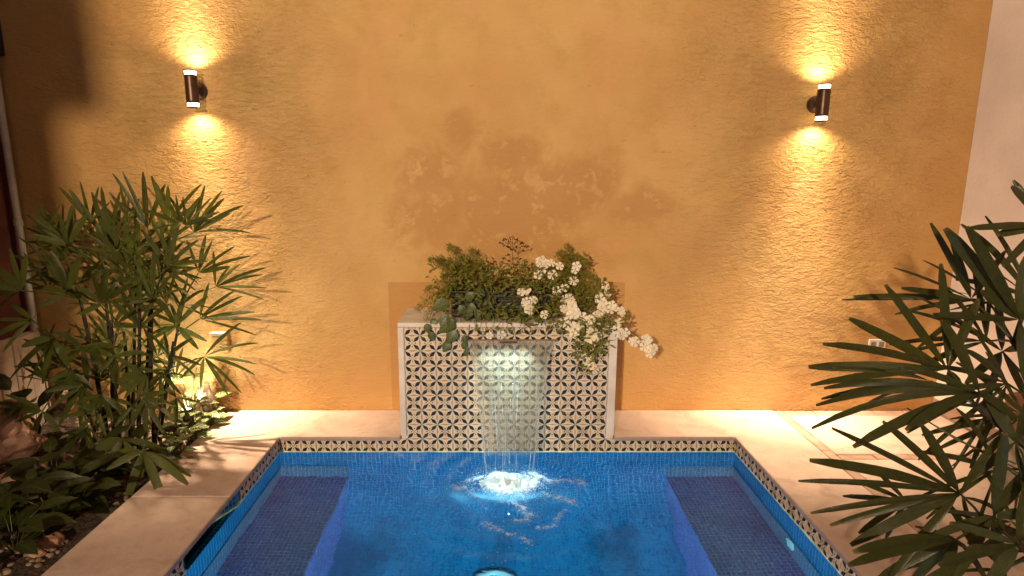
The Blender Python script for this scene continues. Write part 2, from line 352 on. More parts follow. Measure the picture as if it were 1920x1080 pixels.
# assumed house behind the viewer: front wall, wide opening, and ceiling lamp shining through
hw = empty('assumed_house_front', (0, 0, 0)); tag(hw, 'assumed house front with a wide opening behind the pool terrace', 'house')
JX = -2.184  # left jamb of the assumed opening, placed to cast the wall's shadow edge
box('wall', (-3.12, -1.15, 0.0), (JX, -1.0, 3.2), M['white'], hw); box('wall', (2.3, -1.15, 0.0), (3.02, -1.0, 3.2), M['white'], hw)
box('shadow_block', (JX + .001, -1.14, 2.60), (JX + .12, -1.01, 3.2), M['white'], hw)  # added unseen block, shapes the stepped shadow on the garden wall
box('wall', (-3.12, -5.7, 0.0), (3.02, -5.6, 3.2), M['white'], hw)
box('wall', (-3.27, -5.7, 0.0), (-3.123, -1.0, 3.2), M['white'], hw); box('wall', (3.023, -5.7, 0.0), (3.17, -1.0, 3.2), M['white'], hw)
box('ceiling', (-3.12, -5.59, 3.203), (3.02, -1.0, 3.3), M['white'], hw); box('floor', (-3.12, -5.59, -.1), (3.02, -.91, -.002), M['concrete'], hw)
pl = empty('assumed_ceiling_lamp', (-1.8, -4.2, 3.08)); tag(pl, 'assumed small round lamp hanging from the ceiling of the unseen room', 'lamp')  # assumed lamp out of view, added to light the garden wall
lathe('globe', [(.01, .045), (.035, .035), (.05, .01), (.05, -.01), (.035, -.035), (.01, -.045)], M['bulb'], pl)
tube('cord', [(0, 0, .046), (0, 0, .12)], .004, M['black'], pl)
spot('assumed_room_light', (0, 0, -.08), (1.9, 8.0, -1.15), 2650, (1, .74, .49), 78, 1, .085, pl)  # added spot, brightest at the middle of the wall

# terrace slabs (a ring round the pool) and stone strips
deck = empty('terrace', (0, 0, 0)); deck['kind'] = 'structure'
def slab(x0, y0, x1, y1, name='slab'): return box(name, (x0, y0, -.035), (x1, y1, 0), M['concrete'], deck, .012, 3)
OV = .012
def poly_slab(pts):
    bm = bmesh.new(); f = bm.faces.new([bm.verts.new((x, y, -.035)) for x, y in pts]); r = bmesh.ops.extrude_face_region(bm, geom=[f])
    for v in r['geom']:
        if isinstance(v, bmesh.types.BMVert): v.co.z = 0
    bmesh.ops.recalc_face_normals(bm, faces=bm.faces[:]); bmesh.ops.bevel(bm, geom=bm.edges[:], offset=.012, segments=3, affect='EDGES', profile=.6)
    return from_bm('slab', bm, M['concrete'], deck)
poly_slab([(BX, 2.69), (PL + OV, 2.69), (PL + OV, PY - OV), (-.596, PY - OV), (-.596, WY - .003), (BX, WY - .003)])
poly_slab([(.737, PY - OV), (PR - OV, PY - OV), (PR - OV, .2), (1.922, .2), (1.922, WY - .003), (.737, WY - .003)])
slab(BX, .2, PL + OV, 2.686)
slab(1.985, 3.15, RX - .014, 3.715); slab(1.985, 2.42, RX - .014, 3.088); slab(1.985, 1.6, RX - .014, 2.36); slab(1.985, -.9, RX - .014, 1.54)
slab(BX, -.9, 1.922, .196); slab(PL + OV - .001, .2, PR - OV - .003, PN + OV)
def strip_run(x0, y0, x1, y1):
    L = .205; hor = abs(x1 - x0) > abs(y1 - y0); n = max(1, round((abs(x1 - x0) if hor else abs(y1 - y0)) / L))
    for k in range(n):
        a, b = k / n, (k + 1) / n
        j = rnd.uniform(-.002, .002)
        if hor: box('border_stone', (x0 + (x1 - x0) * a + .002, y0, -.034), (x0 + (x1 - x0) * b - .002, y1, -.003 + j), M['strip'], deck, .004, 1)
        else: box('border_stone', (x0, y0 + (y1 - y0) * a + .002, -.034), (x1, y0 + (y1 - y0) * b - .002, -.003 + j), M['strip'], deck, .004, 1)
strip_run(1.925, .2, 1.982, 3.802); strip_run(1.985, 3.091, RX - .014, 3.147); strip_run(1.985, 2.363, RX - .014, 2.417)
strip_run(1.985, 3.718, RX - .014, 3.80)
tag(box('terrace_base', (PR + .03, -.9, -1.2), (RX - .02, WY - .004, -.036), M['stone']), kind='structure')

# ------------------------------------------------------------------ pool
pool = empty('swimming_pool', (.07, 2.2, -.1)); tag(pool, 'small plunge pool lined with blue mosaic tiles', 'pool')
INV = Matrix.Translation((-.07, -2.2, .1))
def in_pool(o): o.parent = pool; o.matrix_parent_inverse = INV; return o
FLOOR, SEAT, CZ, CR = -1.05, -.47, -.45, .95
def quads(name, qs, mat):
    vs, fs, uv = [], [], []
    for q in qs:
        q = [Vector(p) for p in q]; a = (q[1] - q[0]); n = a.normalized(); b = q[3] - q[0]; m = (b - n * b.dot(n)).normalized(); k = len(vs)
        for p in q: vs.append(p); uv.append(((p - q[0]).dot(n), (p - q[0]).dot(m)))
        fs.append((k, k + 1, k + 2, k + 3))
    return mk(name, vs, fs, mat, uvs=uv)
T0 = -.020
wq = lambda x0, y0, x1, y1, z0, z1: [(x0, y0, z1), (x1, y1, z1), (x1, y1, z0), (x0, y0, z0)]
NY0, NY1, NX = 2.27, 2.78, -1.57
in_pool(quads('pool_shell', [
    wq(PL, PY, PR, PY, CZ, T0), wq(PR, PY, PR, PN, FLOOR, T0), wq(PR, PN, PL, PN, FLOOR, T0),
    wq(PL, PN, PL, NY0, FLOOR, T0), wq(PL, NY1, PL, PY, FLOOR, T0), wq(PL, NY0, PL, NY1, FLOOR, WATER - .016),
    [(PL, NY0, WATER - .016), (PL, NY1, WATER - .016), (PL - .03, NY1 - .06, WATER - .016), (PL - .03, NY0, WATER - .016)],
    wq(PL - .03, NY1 - .06, PL - .03, NY0, -.6, WATER - .016), wq(PL, NY1, NX, NY0, -.6, T0), wq(NX, NY0, PL, NY0, -.6, T0),
    [(PL, NY1, -.6), (PL, NY0, -.6), (NX, NY0, -.6), (NX, NY0, -.6001)],
    [(PL, PN, FLOOR), (PR, PN, FLOOR), (PR, PY - CR, FLOOR), (PL, PY - CR, FLOOR)]], M['mosaic']))
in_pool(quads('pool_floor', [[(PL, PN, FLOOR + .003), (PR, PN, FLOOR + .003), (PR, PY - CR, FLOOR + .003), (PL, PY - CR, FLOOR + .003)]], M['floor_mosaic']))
vs, fs, uv = [], [], []; NC = 16                      # rounded cove between the back wall and the floor
for i in range(NC + 1):
    a = math.pi / 2 * i / NC
    for x in (PL, PR): vs.append((x, PY - CR + CR * math.cos(a), CZ - (CZ - FLOOR) * math.sin(a))); uv.append((x, .6 * a))
    if i: fs.append((2 * i - 2, 2 * i - 1, 2 * i + 1, 2 * i))
in_pool(mk('cove', vs, fs, M['floor_mosaic'], smooth=True, uvs=uv))
for x0, x1 in ((PL + .001, PL + .43), (PR - .43, PR - .001)):
    lo_, hi_ = (x0, x1) if x0 < 0 else (x0, x1)
    xs = x0 + .004 if x0 < 0 else x1 - .004
    hb = SEAT + .15; e0, e1 = (x0 + .004, x1) if x0 < 0 else (x0, x1 - .004)
    in_pool(quads('bench_back', [wq(e0, PY - .006, e1, PY - .006, SEAT, hb), wq(xs, PN + .002, xs, PY - .006, SEAT, hb), [(e0, PY - .006, hb), (e1, PY - .006, hb), (e1, PY, hb), (e0, PY, hb)]], M['grey_mosaic']))
    b = quads('bench', [[(x0, PN + .001, SEAT), (x1, PN + .001, SEAT), (x1, PY - .001, SEAT), (x0, PY - .001, SEAT)],
        wq(x1, PN + .001, x1, PY - .001, FLOOR - .05, SEAT), wq(x0, PN + .001, x0, PY - .001, FLOOR - .05, SEAT)], M['bench']); in_pool(b)
def tile_mesh(w, h, ox=0, oy=0, g=.0011):
    hx, hy, c, th = w / 2 - g, h / 2 - g, .0022, .006
    vs = [(-hx, -hy, 0), (hx, -hy, 0), (hx, hy, 0), (-hx, hy, 0), (-hx, -hy, th - c * .6), (hx, -hy, th - c * .6), (hx, hy, th - c * .6), (-hx, hy, th - c * .6),
          (-hx + c, -hy + c, th), (hx - c, -hy + c, th), (hx - c, hy - c, th), (-hx + c, hy - c, th)]
    vs = [(a + ox, b + oy, d) for a, b, d in vs]
    fs = [(8, 9, 10, 11)] + [(i, (i + 1) % 4, 4 + (i + 1) % 4, 4 + i) for i in range(4)] + [(4 + i, 4 + (i + 1) % 4, 8 + (i + 1) % 4, 8 + i) for i in range(4)]
    me = bpy.data.meshes.new('tile'); me.from_pydata(vs, [], fs); me.materials.append(M['tile']); me.update(); return me
FULL = tile_mesh(TP, TP)
def tile(loc, rz, parent, inv, me=FULL):
    o = bpy.data.objects.new('tile', me); COL.objects.link(o); o.location = loc; o.rotation_euler = (R(90) + rnd.uniform(-.006, .006), rnd.uniform(-.006, .006), rz)
    o.parent = parent; o.matrix_parent_inverse = inv; return o
TX0 = -.555                                # left edge of the fountain's tile field
BZ = T0 - TP / 2
for k in range(-9, 22):
    x = TX0 + TP * (k + .5)
    if x - TP / 2 < PL or x + TP / 2 > PR: continue
    tile((x, PY, BZ), 0, pool, INV)
lo = TX0 - 8 * TP; hi = TX0 + 21 * TP
for (a, b) in ((PL, lo), (hi, PR)):
    if b - a > .012: tile(((a + b) / 2, PY, BZ), 0, pool, INV, tile_mesh(b - a, TP))
for k in range(20):
    y = PY - TP * (k + .5) - .004
    if y < PN + .05: break
    tile((PR, y, BZ), R(-90), pool, INV)
    if not (NY0 - .04 < y < NY1 + .035): tile((PL, y, BZ), R(90), pool, INV)
# refracted light at the water's edge, modelled as a thin pale strip
def glint_line(pts):
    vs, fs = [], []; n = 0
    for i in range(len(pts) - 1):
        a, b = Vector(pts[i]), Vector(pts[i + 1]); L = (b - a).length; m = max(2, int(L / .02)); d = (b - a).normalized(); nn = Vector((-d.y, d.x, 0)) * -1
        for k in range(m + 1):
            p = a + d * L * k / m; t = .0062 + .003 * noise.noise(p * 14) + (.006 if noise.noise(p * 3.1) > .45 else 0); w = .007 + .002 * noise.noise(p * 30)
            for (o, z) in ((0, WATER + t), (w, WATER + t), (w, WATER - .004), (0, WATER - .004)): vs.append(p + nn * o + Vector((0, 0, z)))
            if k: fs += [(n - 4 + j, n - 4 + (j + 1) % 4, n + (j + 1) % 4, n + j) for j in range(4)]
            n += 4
    return mk('bright_waterline', vs, fs, M['scale'])
in_pool(glint_line([(PL, 1.2, 0), (PL, NY0, 0)])); in_pool(glint_line([(NX, NY0, 0), (PL, NY1, 0), (PL, PY, 0), (PR, PY, 0), (PR, 1.2, 0)]))
# wall fitting and floor lamp
ft = in_pool(lathe('return_fitting', [(.040, 0), (.040, .006), (.030, .010), (.026, .006), (.022, .008), (.016, .012), (.012, .006)], M['plastic'], None, 24))
ft.location = (PR - .001, 2.66, -.385); ft.rotation_euler = (0, R(-90), 0)
pf = empty('pool_lamp', (-.01, 2.79, -1.003)); pf.rotation_euler = (R(24), 0, 0); tag(pf, 'round glowing lamp set in the pool floor below the cascade', 'lamp')
lathe('rim', [(.13, .001), (.13, .02), (.10, .026), (.095, .012)], M['plastic'], pf)
lathe('lens', [(.094, .004), (.094, .010), (.06, .014), (.01, .015)], M['pool_glow'], pf)
wl = empty('pool_lamp', (.07, PN + .004, -.36)); tag(wl, 'assumed round pool lamp on the near end wall under the water', 'lamp')  # assumed lamp out of view, added to light the water and benches
o = lathe('rim', [(.11, .001), (.11, .018), (.08, .024), (.076, .010)], M['plastic'], wl); o.rotation_euler = (R(-90), 0, 0)
o = lathe('lens', [(.075, .004), (.075, .012), (.04, .018), (.01, .02)], M['pool_glow'], wl); o.rotation_euler = (R(-90), 0, 0)
point('assumed_pool_light', (0, .14, 0), 75, (.50, .88, 1), .06, wl, 'Linear')


# water surface: ripples spreading from the cascade
FX, FY = .076, 3.05
def water_z(x, y):
    d = math.hypot(x - FX, y - FY)
    r = .0045 * math.exp(-d * 1.9) * math.sin(d * 46 + 1.5 * noise.noise(Vector((x * 4, y * 4, 0))))
    return WATER + r + .0022 * noise.noise(Vector((x * 5, y * 7, 1.7))) * min(1, .35 + math.exp(-d * 1.2))
nx, ny = 190, 160; vs, fs = [], []
for j in range(ny + 1):
    for i in range(nx + 1):
        x = -1.575 + (PR - .0005 + 1.575) * i / nx; y = PN + .0005 + (PY - PN - .001) * j / ny; vs.append((x, y, water_z(x, y)))
for j in range(ny):
    for i in range(nx): a = j * (nx + 1) + i; fs.append((a, a + 1, a + nx + 2, a + nx + 1))
tag(mk('water', vs, fs, M['water'], smooth=True), kind='structure')

# ------------------------------------------------------------------ fountain
fo = empty('wall_fountain', (.07, 3.6, 0)); tag(fo, 'tiled wall fountain with a cascade pouring into the pool', 'fountain')
FI = Matrix.Translation((-.07, -3.6, 0))
def in_f(o): o.parent = fo; o.matrix_parent_inverse = FI; return o
TXR = TX0 + 13 * TP; ZT = T0 + 7 * TP + .0505
in_f(box('body', (-.59, PY + .001, -.02), (.731, WY - .001, ZT - .02), M['cap']))
in_f(box('cap', (-.594, PY - .012, ZT), (.735, WY - .0015, ZT + .03), M['cap'], None, .010, 3))
for x0, x1 in ((-.594, TX0 - .001), (TXR + .001, .735)):
    in_f(box('edge_moulding', (x0, PY - .012, .0005), (x1, WY - .002, ZT - .0005), M['cap'], None, .008, 3))
for r in range(7):
    for k in range(13): tile((TX0 + TP * (k + .5), PY, T0 + TP * (r + .5)), 0, fo, FI)
half = tile_mesh(TP, .0505, 0, -TP / 2 + .0252)
for k in range(13): tile((TX0 + TP * (k + .5), PY, T0 + TP * 7.5), 0, fo, FI, half)
SX0, SX1, SZ = -.195, .375, .618
in_f(box('spout_lip', (SX0, PY - .034, SZ), (SX1, PY - .007, SZ + .007), M['stone'], None, .002, 1))
# the sheet of falling water, a closed thin shell that narrows as it falls
n_u, n_v = 40, 44
def sheet_pt(u, v):
    z = SZ - .002 + (WATER - .005 - SZ) * v
    fall = SZ - z; yy = PY - .03 - .30 * (fall / (SZ - WATER)) ** .55 * .98
    half_w = .258 * (1 - .48 * v ** .62); c = .085 + (FX - .085) * v
    x = c + (u * 2 - 1) * half_w * (1 + .05 * noise.noise(Vector((u * 3, v * 7, 4))) + .03 * noise.noise(Vector((u * 2, v * 17, 9))) * v)
    return Vector((x, yy + .012 * noise.noise(Vector((u * 9, v * 2.4, 3))) * (.3 + v), z))
vs, fs = [], []
for side in (0, 1):
    for j in range(n_v + 1):
        for i in range(n_u + 1):
            u = i / n_u; th = .0035 * (1 + .7 * noise.noise(Vector((u * 22, j / n_v * 3, 8)))) + (.006 if (i < 2 or i > n_u - 2) else 0)
            if i in (0, n_u): th = 0.0
            vs.append(sheet_pt(u, j / n_v) + Vector((0, (1 if side else -1) * th / 2, 0)))
K = (n_u + 1) * (n_v + 1)
suv = [((i % (n_u + 1)) / n_u, (i % K) // (n_u + 1) / n_v) for i in range(2 * K)]
for j in range(n_v):
    for i in range(n_u):
        a = j * (n_u + 1) + i; fs.append((a, a + 1, a + n_u + 2, a + n_u + 1)); fs.append((K + a, K + a + n_u + 1, K + a + n_u + 2, K + a + 1))
cas = mk('cascade', vs, fs, M['sheet'], smooth=True, uvs=suv); tag(cas, 'clear sheet of water falling from the fountain spout into foam', 'waterfall')
vs, fs = [], []                                       # strands and loose drops in the sheet
for q in range(15):
    u0 = rnd.uniform(.03, .97) if q > 5 else (.02, .975, .10, .90, .5, .6)[q]; v0 = rnd.uniform(0, .45); v1 = rnd.uniform(.65, 1); w = rnd.uniform(.0005, .0013)
    pts = [sheet_pt(u0 + .022 * noise.noise(Vector((q * 3.7, t * 6, 0))), v0 + (v1 - v0) * t) + Vector((0, -.004, 0)) for t in [i / 18 for i in range(19)]]
    k = len(vs); tv, tf = tube_data(pts, [w * (.5 + abs(noise.noise(Vector((q * 5.1, i * .7, 1)))) * 1.6) for i in range(19)], 5); vs += tv; fs += [tuple(k + i for i in f) for f in tf]
st_ = mk('strands', vs, fs, M['strand'], cas, smooth=True); st_['kind'] = 'stuff'
sl = in_f(box('assumed_spout_lamp', (.02, PY - .030, SZ - .012), (.13, PY - .012, SZ - .001), M['bronze'], None, .002, 1))  # assumed lamp under the lip, not seen itself
for lx in (-.06, 0, .06, .12, .18):
    spot('added_spout_light', (lx, PY - .062, SZ - .03), (lx, PY - .01, .46), 15, (.64, .95, 1), 88, .9, .04, None, 'Linear')  # added spots that brighten the tiles behind the sheet
spot('added_spout_light', (.07, PY - .036, SZ - .016), (.076, 3.02, -.1), 125, (.66, .96, 1), 42, .8, .02)  # added spot that brightens the foam

# foam: a churned mound and drifting bubbles
vs, fs = [], []
def bubble(x, y, r, dz=0):
    k = len(vs); z = water_z(x, y) - .0005 + dz
    for j, (rr, zz) in enumerate(((1, 0), (.72, .55))):
        for i in range(6): a = i * math.pi / 3 + j * .5; vs.append((x + r * rr * math.cos(a), y + r * rr * math.sin(a), z + r * zz * .7))
    vs.append((x, y, z + r * .7))
    for i in range(6): i2 = (i + 1) % 6; fs.append((k + i, k + i2, k + 6 + i2, k + 6 + i)); fs.append((k + 6 + i, k + 6 + i2, k + 12))
def wpx(px, py):
    p = at(px, py, 1.0); d = p - Vector((0, 0, CAM_H)); t = (WATER - CAM_H) / d.z; return Vector((0, 0, CAM_H)) + d * t
CURVES = []
def streak(pts, width, n, rmax=.006):
    P = [wpx(*p) for p in pts]; CURVES.append((P, width, min(1, n / 420)))
    for _ in range(n // 7):
        t = rnd.random() * (len(P) - 1); i = int(t); q = P[i].lerp(P[i + 1], t - i)
        q = q + Vector((rnd.gauss(0, 1) * width * 1.3, rnd.gauss(0, 1) * width * 1.3, 0))
        if q.y < PY - .03: bubble(q.x, q.y, rnd.uniform(.0012, rmax * .6))
streak([(910, 982), (925, 988), (945, 1000), (965, 1003), (985, 1012), (995, 1018)], .012, 520)
streak([(960, 942), (985, 955), (1000, 968), (985, 978), (965, 978)], .018, 560)
streak([(1010, 990), (1030, 985), (1045, 970), (1062, 958)], .008, 260, .005)
streak([(1018, 925), (1050, 935), (1075, 945), (1080, 940)], .014, 320, .005)
streak([(1000, 900), (1040, 903), (1085, 900), (1092, 910)], .022, 420, .005)
streak([(905, 898), (880, 900), (865, 918), (850, 912)], .016, 320, .005)
streak([(905, 940), (912, 960), (910, 985)], .02, 160, .004)
streak([(800, 905), (850, 930), (900, 925)], .06, 90, .004)
streak([(800, 930), (850, 945), (880, 965)], .05, 120, .004)
streak([(960, 1020), (945, 1035), (940, 1050), (950, 1045)], .02, 60, .005)
streak([(1320, 985), (1335, 990), (1345, 982), (1330, 1000)], .014, 46, .005)
streak([(1190, 960), (1255, 975), (1300, 960)], .05, 50, .004); streak([(700, 960), (780, 1000), (830, 1060)], .12, 50, .003)
tag(mk('bubbles', vs, fs, M['froth'], smooth=True), kind='stuff')
def seg_d(p, P):
    best = 9
    for i in range(len(P) - 1):
        a, b = P[i], P[i + 1]; ab = b - a; t = max(0, min(1, (p - a).dot(ab) / ab.length_squared)); best = min(best, (p - a - ab * t).length)
    return best
vs, fs, dens = [], [], []; x0, x1, y0, y1, st = -.75, .85, 2.15, 3.36, .008; gx, gy = int((x1 - x0) / st), int((y1 - y0) / st)
for j in range(gy + 1):
    for i in range(gx + 1):
        x, y = x0 + i * st, y0 + j * st; p = Vector((x, y, WATER)); q = p + Vector((noise.noise(p * 9), noise.noise(p * 9 + Vector((7, 0, 0))), 0)) * .022
        r = math.hypot((x - FX) / 1.35, y - 3.005) * (1 + .5 * noise.noise(p * 14)); d = 1.25 * math.exp(-(r / .10) ** 2) + .44 * math.exp(-(r / .21) ** 2)
        for P, w, k in CURVES: d = max(d, min(.66, k * 1.0) * math.exp(-(seg_d(q, P) / (w * 2.0 + .010)) ** 2))
        vs.append((x, y, water_z(x, y) + .0016 + .020 * max(0, d - .45) * (1 + .9 * noise.noise(p * 32) + .6 * noise.noise(p * 75)))); dens.append(d)
for j in range(gy):
    for i in range(gx):
        a = j * (gx + 1) + i; c4 = (a, a + 1, a + gx + 2, a + gx + 1)
        if max(dens[k] for k in c4) > .05: fs.append(c4)
fo_ = mk('foam_film', vs, fs, M['film'], smooth=True); fo_.data.attributes.new('foam_amount', 'FLOAT', 'POINT').data.foreach_set('value', dens); tag(fo_, kind='stuff')
vs, fs = [], []
for _ in range(7000):
    a = rnd.uniform(0, 2 * math.pi); r = abs(rnd.gauss(0, 1)); x = FX + r * .115 * math.cos(a); y = 3.01 + r * .075 * math.sin(a)
    if noise.noise(Vector((x * 22, y * 22, 2))) < -.55 + .35 * r: bubble(x, y, rnd.uniform(.0012, .0045) * (1.25 - .3 * min(r, 2)))
    elif r < 1.5: bubble(x, y, rnd.uniform(.0015, .0055), max(0, (.030 - .016 * r) * rnd.uniform(.3, 1.2) * (1 + noise.noise(Vector((x * 30, y * 30, 0))))))
tag(mk('froth', vs, fs, M['foam'], smooth=True), kind='stuff')
# droplets splashing round the foot of the cascade
vs, fs = [], []
for _ in range(150):
    a = rnd.uniform(0, 2 * math.pi); r = abs(rnd.gauss(.12, .06)); p = Vector((FX + r * math.cos(a) * 1.3, 3.03 + r * math.sin(a), WATER + abs(rnd.gauss(.01, .03)))); q = rnd.uniform(.001, .0032); k = len(vs)
    for d in ((1, 0, 0), (-1, 0, 0), (0, 1, 0), (0, -1, 0), (0, 0, 1), (0, 0, -1)): vs.append(p + Vector(d) * q)
    for f in ((0, 2, 4), (2, 1, 4), (1, 3, 4), (3, 0, 4), (2, 0, 5), (1, 2, 5), (3, 1, 5), (0, 3, 5)): fs.append(tuple(k + i for i in f))
tag(mk('splash', vs, fs, M['foam'], smooth=True), kind='stuff')

# ------------------------------------------------------------------ wall lamps
def sconce(x, z, label):
    s = empty('wall_lamp', (x, WY - .095, z)); tag(s, label, 'wall lamp', 'up-and-down lamps on the ochre wall')
    r = .036; H = .116
    lathe('body', [(r, -.082), (r + .001, -.07), (r + .001, .07), (r, .082)], M['bronze'], s, 32)
    for sg in (1, -1):
        lathe('lens', [(r - .004, sg * .0825), (r - .003, sg * .104)] if sg > 0 else [(r - .003, -.104), (r - .004, -.0825)], M['glow'], s, 32)
        lathe('rim', [(r + .001, .1045), (r + .001, .110), (r - .006, .110), (r - .006, .1045)] if sg > 0 else [(r - .006, -.1045), (r - .006, -.110), (r + .001, -.110), (r + .001, -.1045)], M['bronze'], s, 32)
    m = lathe('mount', [(.052, 0), (.052, .014), (.038, .030), (.020, .038), (.020, .056)], M['bronze'], s, 28); m.location = (0, .0945, 0); m.rotation_euler = (R(90), 0, 0)
    for sg in (1, -1):
        for (pw, tilt, size, bl, col, fl) in ((132, 3.5, 82, 1.0, (1, .74, .46), 'Constant'), (150, 3.5, 42, 1.0, (1, .82, .56), 'Constant'), (17, 7, 150, .9, (1, .74, .44), 'Quadratic')):
            L = spot('lamp_light', (0, .012, sg * .118), (0, .03, sg * 2), pw, col, size, bl, .022, s, fl)
            L.rotation_euler = (R(180 - tilt) * 1 if sg > 0 else R(tilt), 0, 0)
    return s
sconce(-1.858, 2.115, 'bronze up-and-down wall lamp above the leafy palm clump')
sconce(2.005, 2.035, 'bronze up-and-down wall lamp nearest the white wall')

# electrical boxes, pipe
oc = empty('socket_plate', (2.585, WY, .474)); tag(oc, 'small white socket plate low on the ochre wall', 'socket')
box('plate', (-.058, -.010, -.034), (.058, -.001, .034), M['plastic'], oc, .004, 2)
for dx in (-.026, .026): box('outlet', (dx - .017, -.014, -.018), (dx + .017, -.0105, .018), M['stone'], oc, .003, 1)
ob = empty('socket_box', (-1.855, WY, .50)); tag(ob, 'pale weatherproof socket box on the wall behind the palm', 'socket')
box('housing', (-.055, -.045, -.075), (.055, -.001, .045), M['wall'], ob, .008, 2); box('lid', (-.060, -.058, .046), (.060, -.001, .064), M['pvc'], ob, .005, 2)
pp = empty('drain_pipe', (-3.075, WY - .055, 0)); tag(pp, 'thin grey pipe running up the corner of the dark red wall', 'pipe')
tube('pipe', [(0, 0, -.1), (0, 0, 1), (0, 0, 2.32)], .021, M['pvc'], pp, 16)
for z in (.98, 1.3): lathe('coupling', [(.021, -.02), (.026, -.018), (.026, .018), (.021, .02)], M['pvc'], pp, 16, (0, 0, z))
box('clip', (-.053, -.03, .965), (-.022, .03, .985), M['black'], pp, .003, 1)
box('elbow_box', (-.04, -.045, 2.322), (.04, .05, 2.55), M['black'], pp, .008, 2)

# ------------------------------------------------------------------ planting bed
nx, ny = 60, 90; vs, fs = [], []
for j in range(ny + 1):
    for i in range(nx + 1):
        x = LX + .08 + (BX - .004 - LX - .08) * i / nx; y = -.9 + (WY - .003 + .9) * j / ny
        e = min(1, (BX - x) / .12); vs.append((x, y, -.05 + e * (.03 * noise.noise(Vector((x * 3, y * 3, 0))) + .014 * noise.noise(Vector((x * 12, y * 12, 5))))))
for j in range(ny):
    for i in range(nx): a = j * (nx + 1) + i; fs.append((a, a + 1, a + nx + 2, a + nx + 1))
tag(mk('planting_bed', vs, fs, M['soil'], smooth=True), kind='structure')
def rock(px, py, Y, sx, sy, sz, label, mat='rock', seed=0):
    p = at(px, py, Y); bm = bmesh.new(); bmesh.ops.create_icosphere(bm, subdivisions=4, radius=1)
    for v in bm.verts:
        q = v.co.copy(); k = 1 + .32 * noise.noise(q * 1.2 + Vector((seed * 3.1, 0, 0))) + .12 * noise.noise(q * 3.3 + Vector((seed, 2, 0))) + .05 * noise.noise(q * 9)
        v.co = Vector((q.x * sx, q.y * sy, q.z * sz)) * k
    z = max(p.z, -.06 + sz * .45); o = from_bm('rock', bm, M[mat], None, True, (p.x, p.y, z)); o.rotation_euler = (0, 0, seed * 1.3)
    return tag(o, label, 'rock', 'rocks in the planting bed')
rock(40, 893, 2.95, .17, .09, .06, 'long pale rock at the left edge of the bed nearest the front', seed=1)
rock(15, 806, 3.15, .15, .11, .085, 'big reddish rock at the left edge of the bed', seed=2)
rock(20, 838, 3.05, .16, .08, .08, 'reddish rock lying just in front of the biggest rock', seed=3)
rock(118, 762, 3.45, .055, .05, .06, 'small round pink rock behind the palm on the left', seed=4)
rock(128, 738, 3.5, .07, .05, .04, 'flat pink rock behind the small round one', seed=5)
rock(22, 765, 3.4, .07, .05, .05, 'small pale rock behind the big reddish rock', seed=6)
rock(118, 862, 3.0, .06, .05, .035, 'flat pale rock beneath the drooping palm leaves', seed=7)
rock(145, 868, 3.0, .035, .05, .03, 'narrow tan rock beside the flat pale one', seed=8)
rock(178, 820, 3.2, .05, .04, .03, 'small pinkish rock left of the palm canes', seed=9)
rock(90, 1048, 2.35, .05, .04, .04, 'rounded brown rock at the front of the bed beside the terrace', seed=10)
rock(110, 1035, 2.4, .035, .03, .03, 'smaller brown rock behind the front rounded one', seed=11)
rock(72, 1066, 2.3, .04, .03, .03, 'low brown rock in front of the rounded one', seed=12)
rock(388, 765, 3.70, .05, .04, .16, 'upright pale stone against the foot of the wall', 'pebble', seed=13)
vs, fs = [], []
for _ in range(900):
    x = rnd.uniform(-2.95, BX - .03); y = rnd.uniform(2.0, 3.75)
    if noise.noise(Vector((x * 2.5, y * 2.5, 3))) < -.05: continue
    r = rnd.uniform(.006, .022); k = len(vs); a0 = rnd.random() * 6
    z = -.05 + .03 * noise.noise(Vector((x * 3, y * 3, 0)))
    for i in range(6): a = a0 + i * math.pi / 3; vs.append((x + r * math.cos(a) * rnd.uniform(.7, 1.1), y + r * math.sin(a) * rnd.uniform(.7, 1.1), z - .003))
    for i in range(6): a = a0 + i * math.pi / 3; vs.append((x + .75 * r * math.cos(a), y + .75 * r * math.sin(a), z + r * .45))
    vs.append((x, y, z + r * .65))
    for i in range(6): i2 = (i + 1) % 6; fs.append((k + i, k + i2, k + 6 + i2, k + 6 + i)); fs.append((k + 6 + i, k + 6 + i2, k + 12))
tag(mk('gravel', vs, fs, M['pebble'], smooth=True), kind='stuff')
gl = empty('garden_spotlight', (-2.03, 3.60, .02)); tag(gl, 'small lit garden spotlight hidden in the bed behind the palm', 'lamp')
lathe('body', [(.03, 0), (.036, .02), (.036, .07), (.040, .075)], M['black'], gl, 20); tube('spike', [(0, 0, -.08), (0, 0, .0)], .008, M['black'], gl)
lathe('lens', [(.033, .0755), (.02, .079)], M['dim_glow'], gl, 20)
spot('garden_light', (-2.03, 3.60, .105), (-2.02, 3.78, .55), 34, (1, .92, .64), 140, .6, .03)

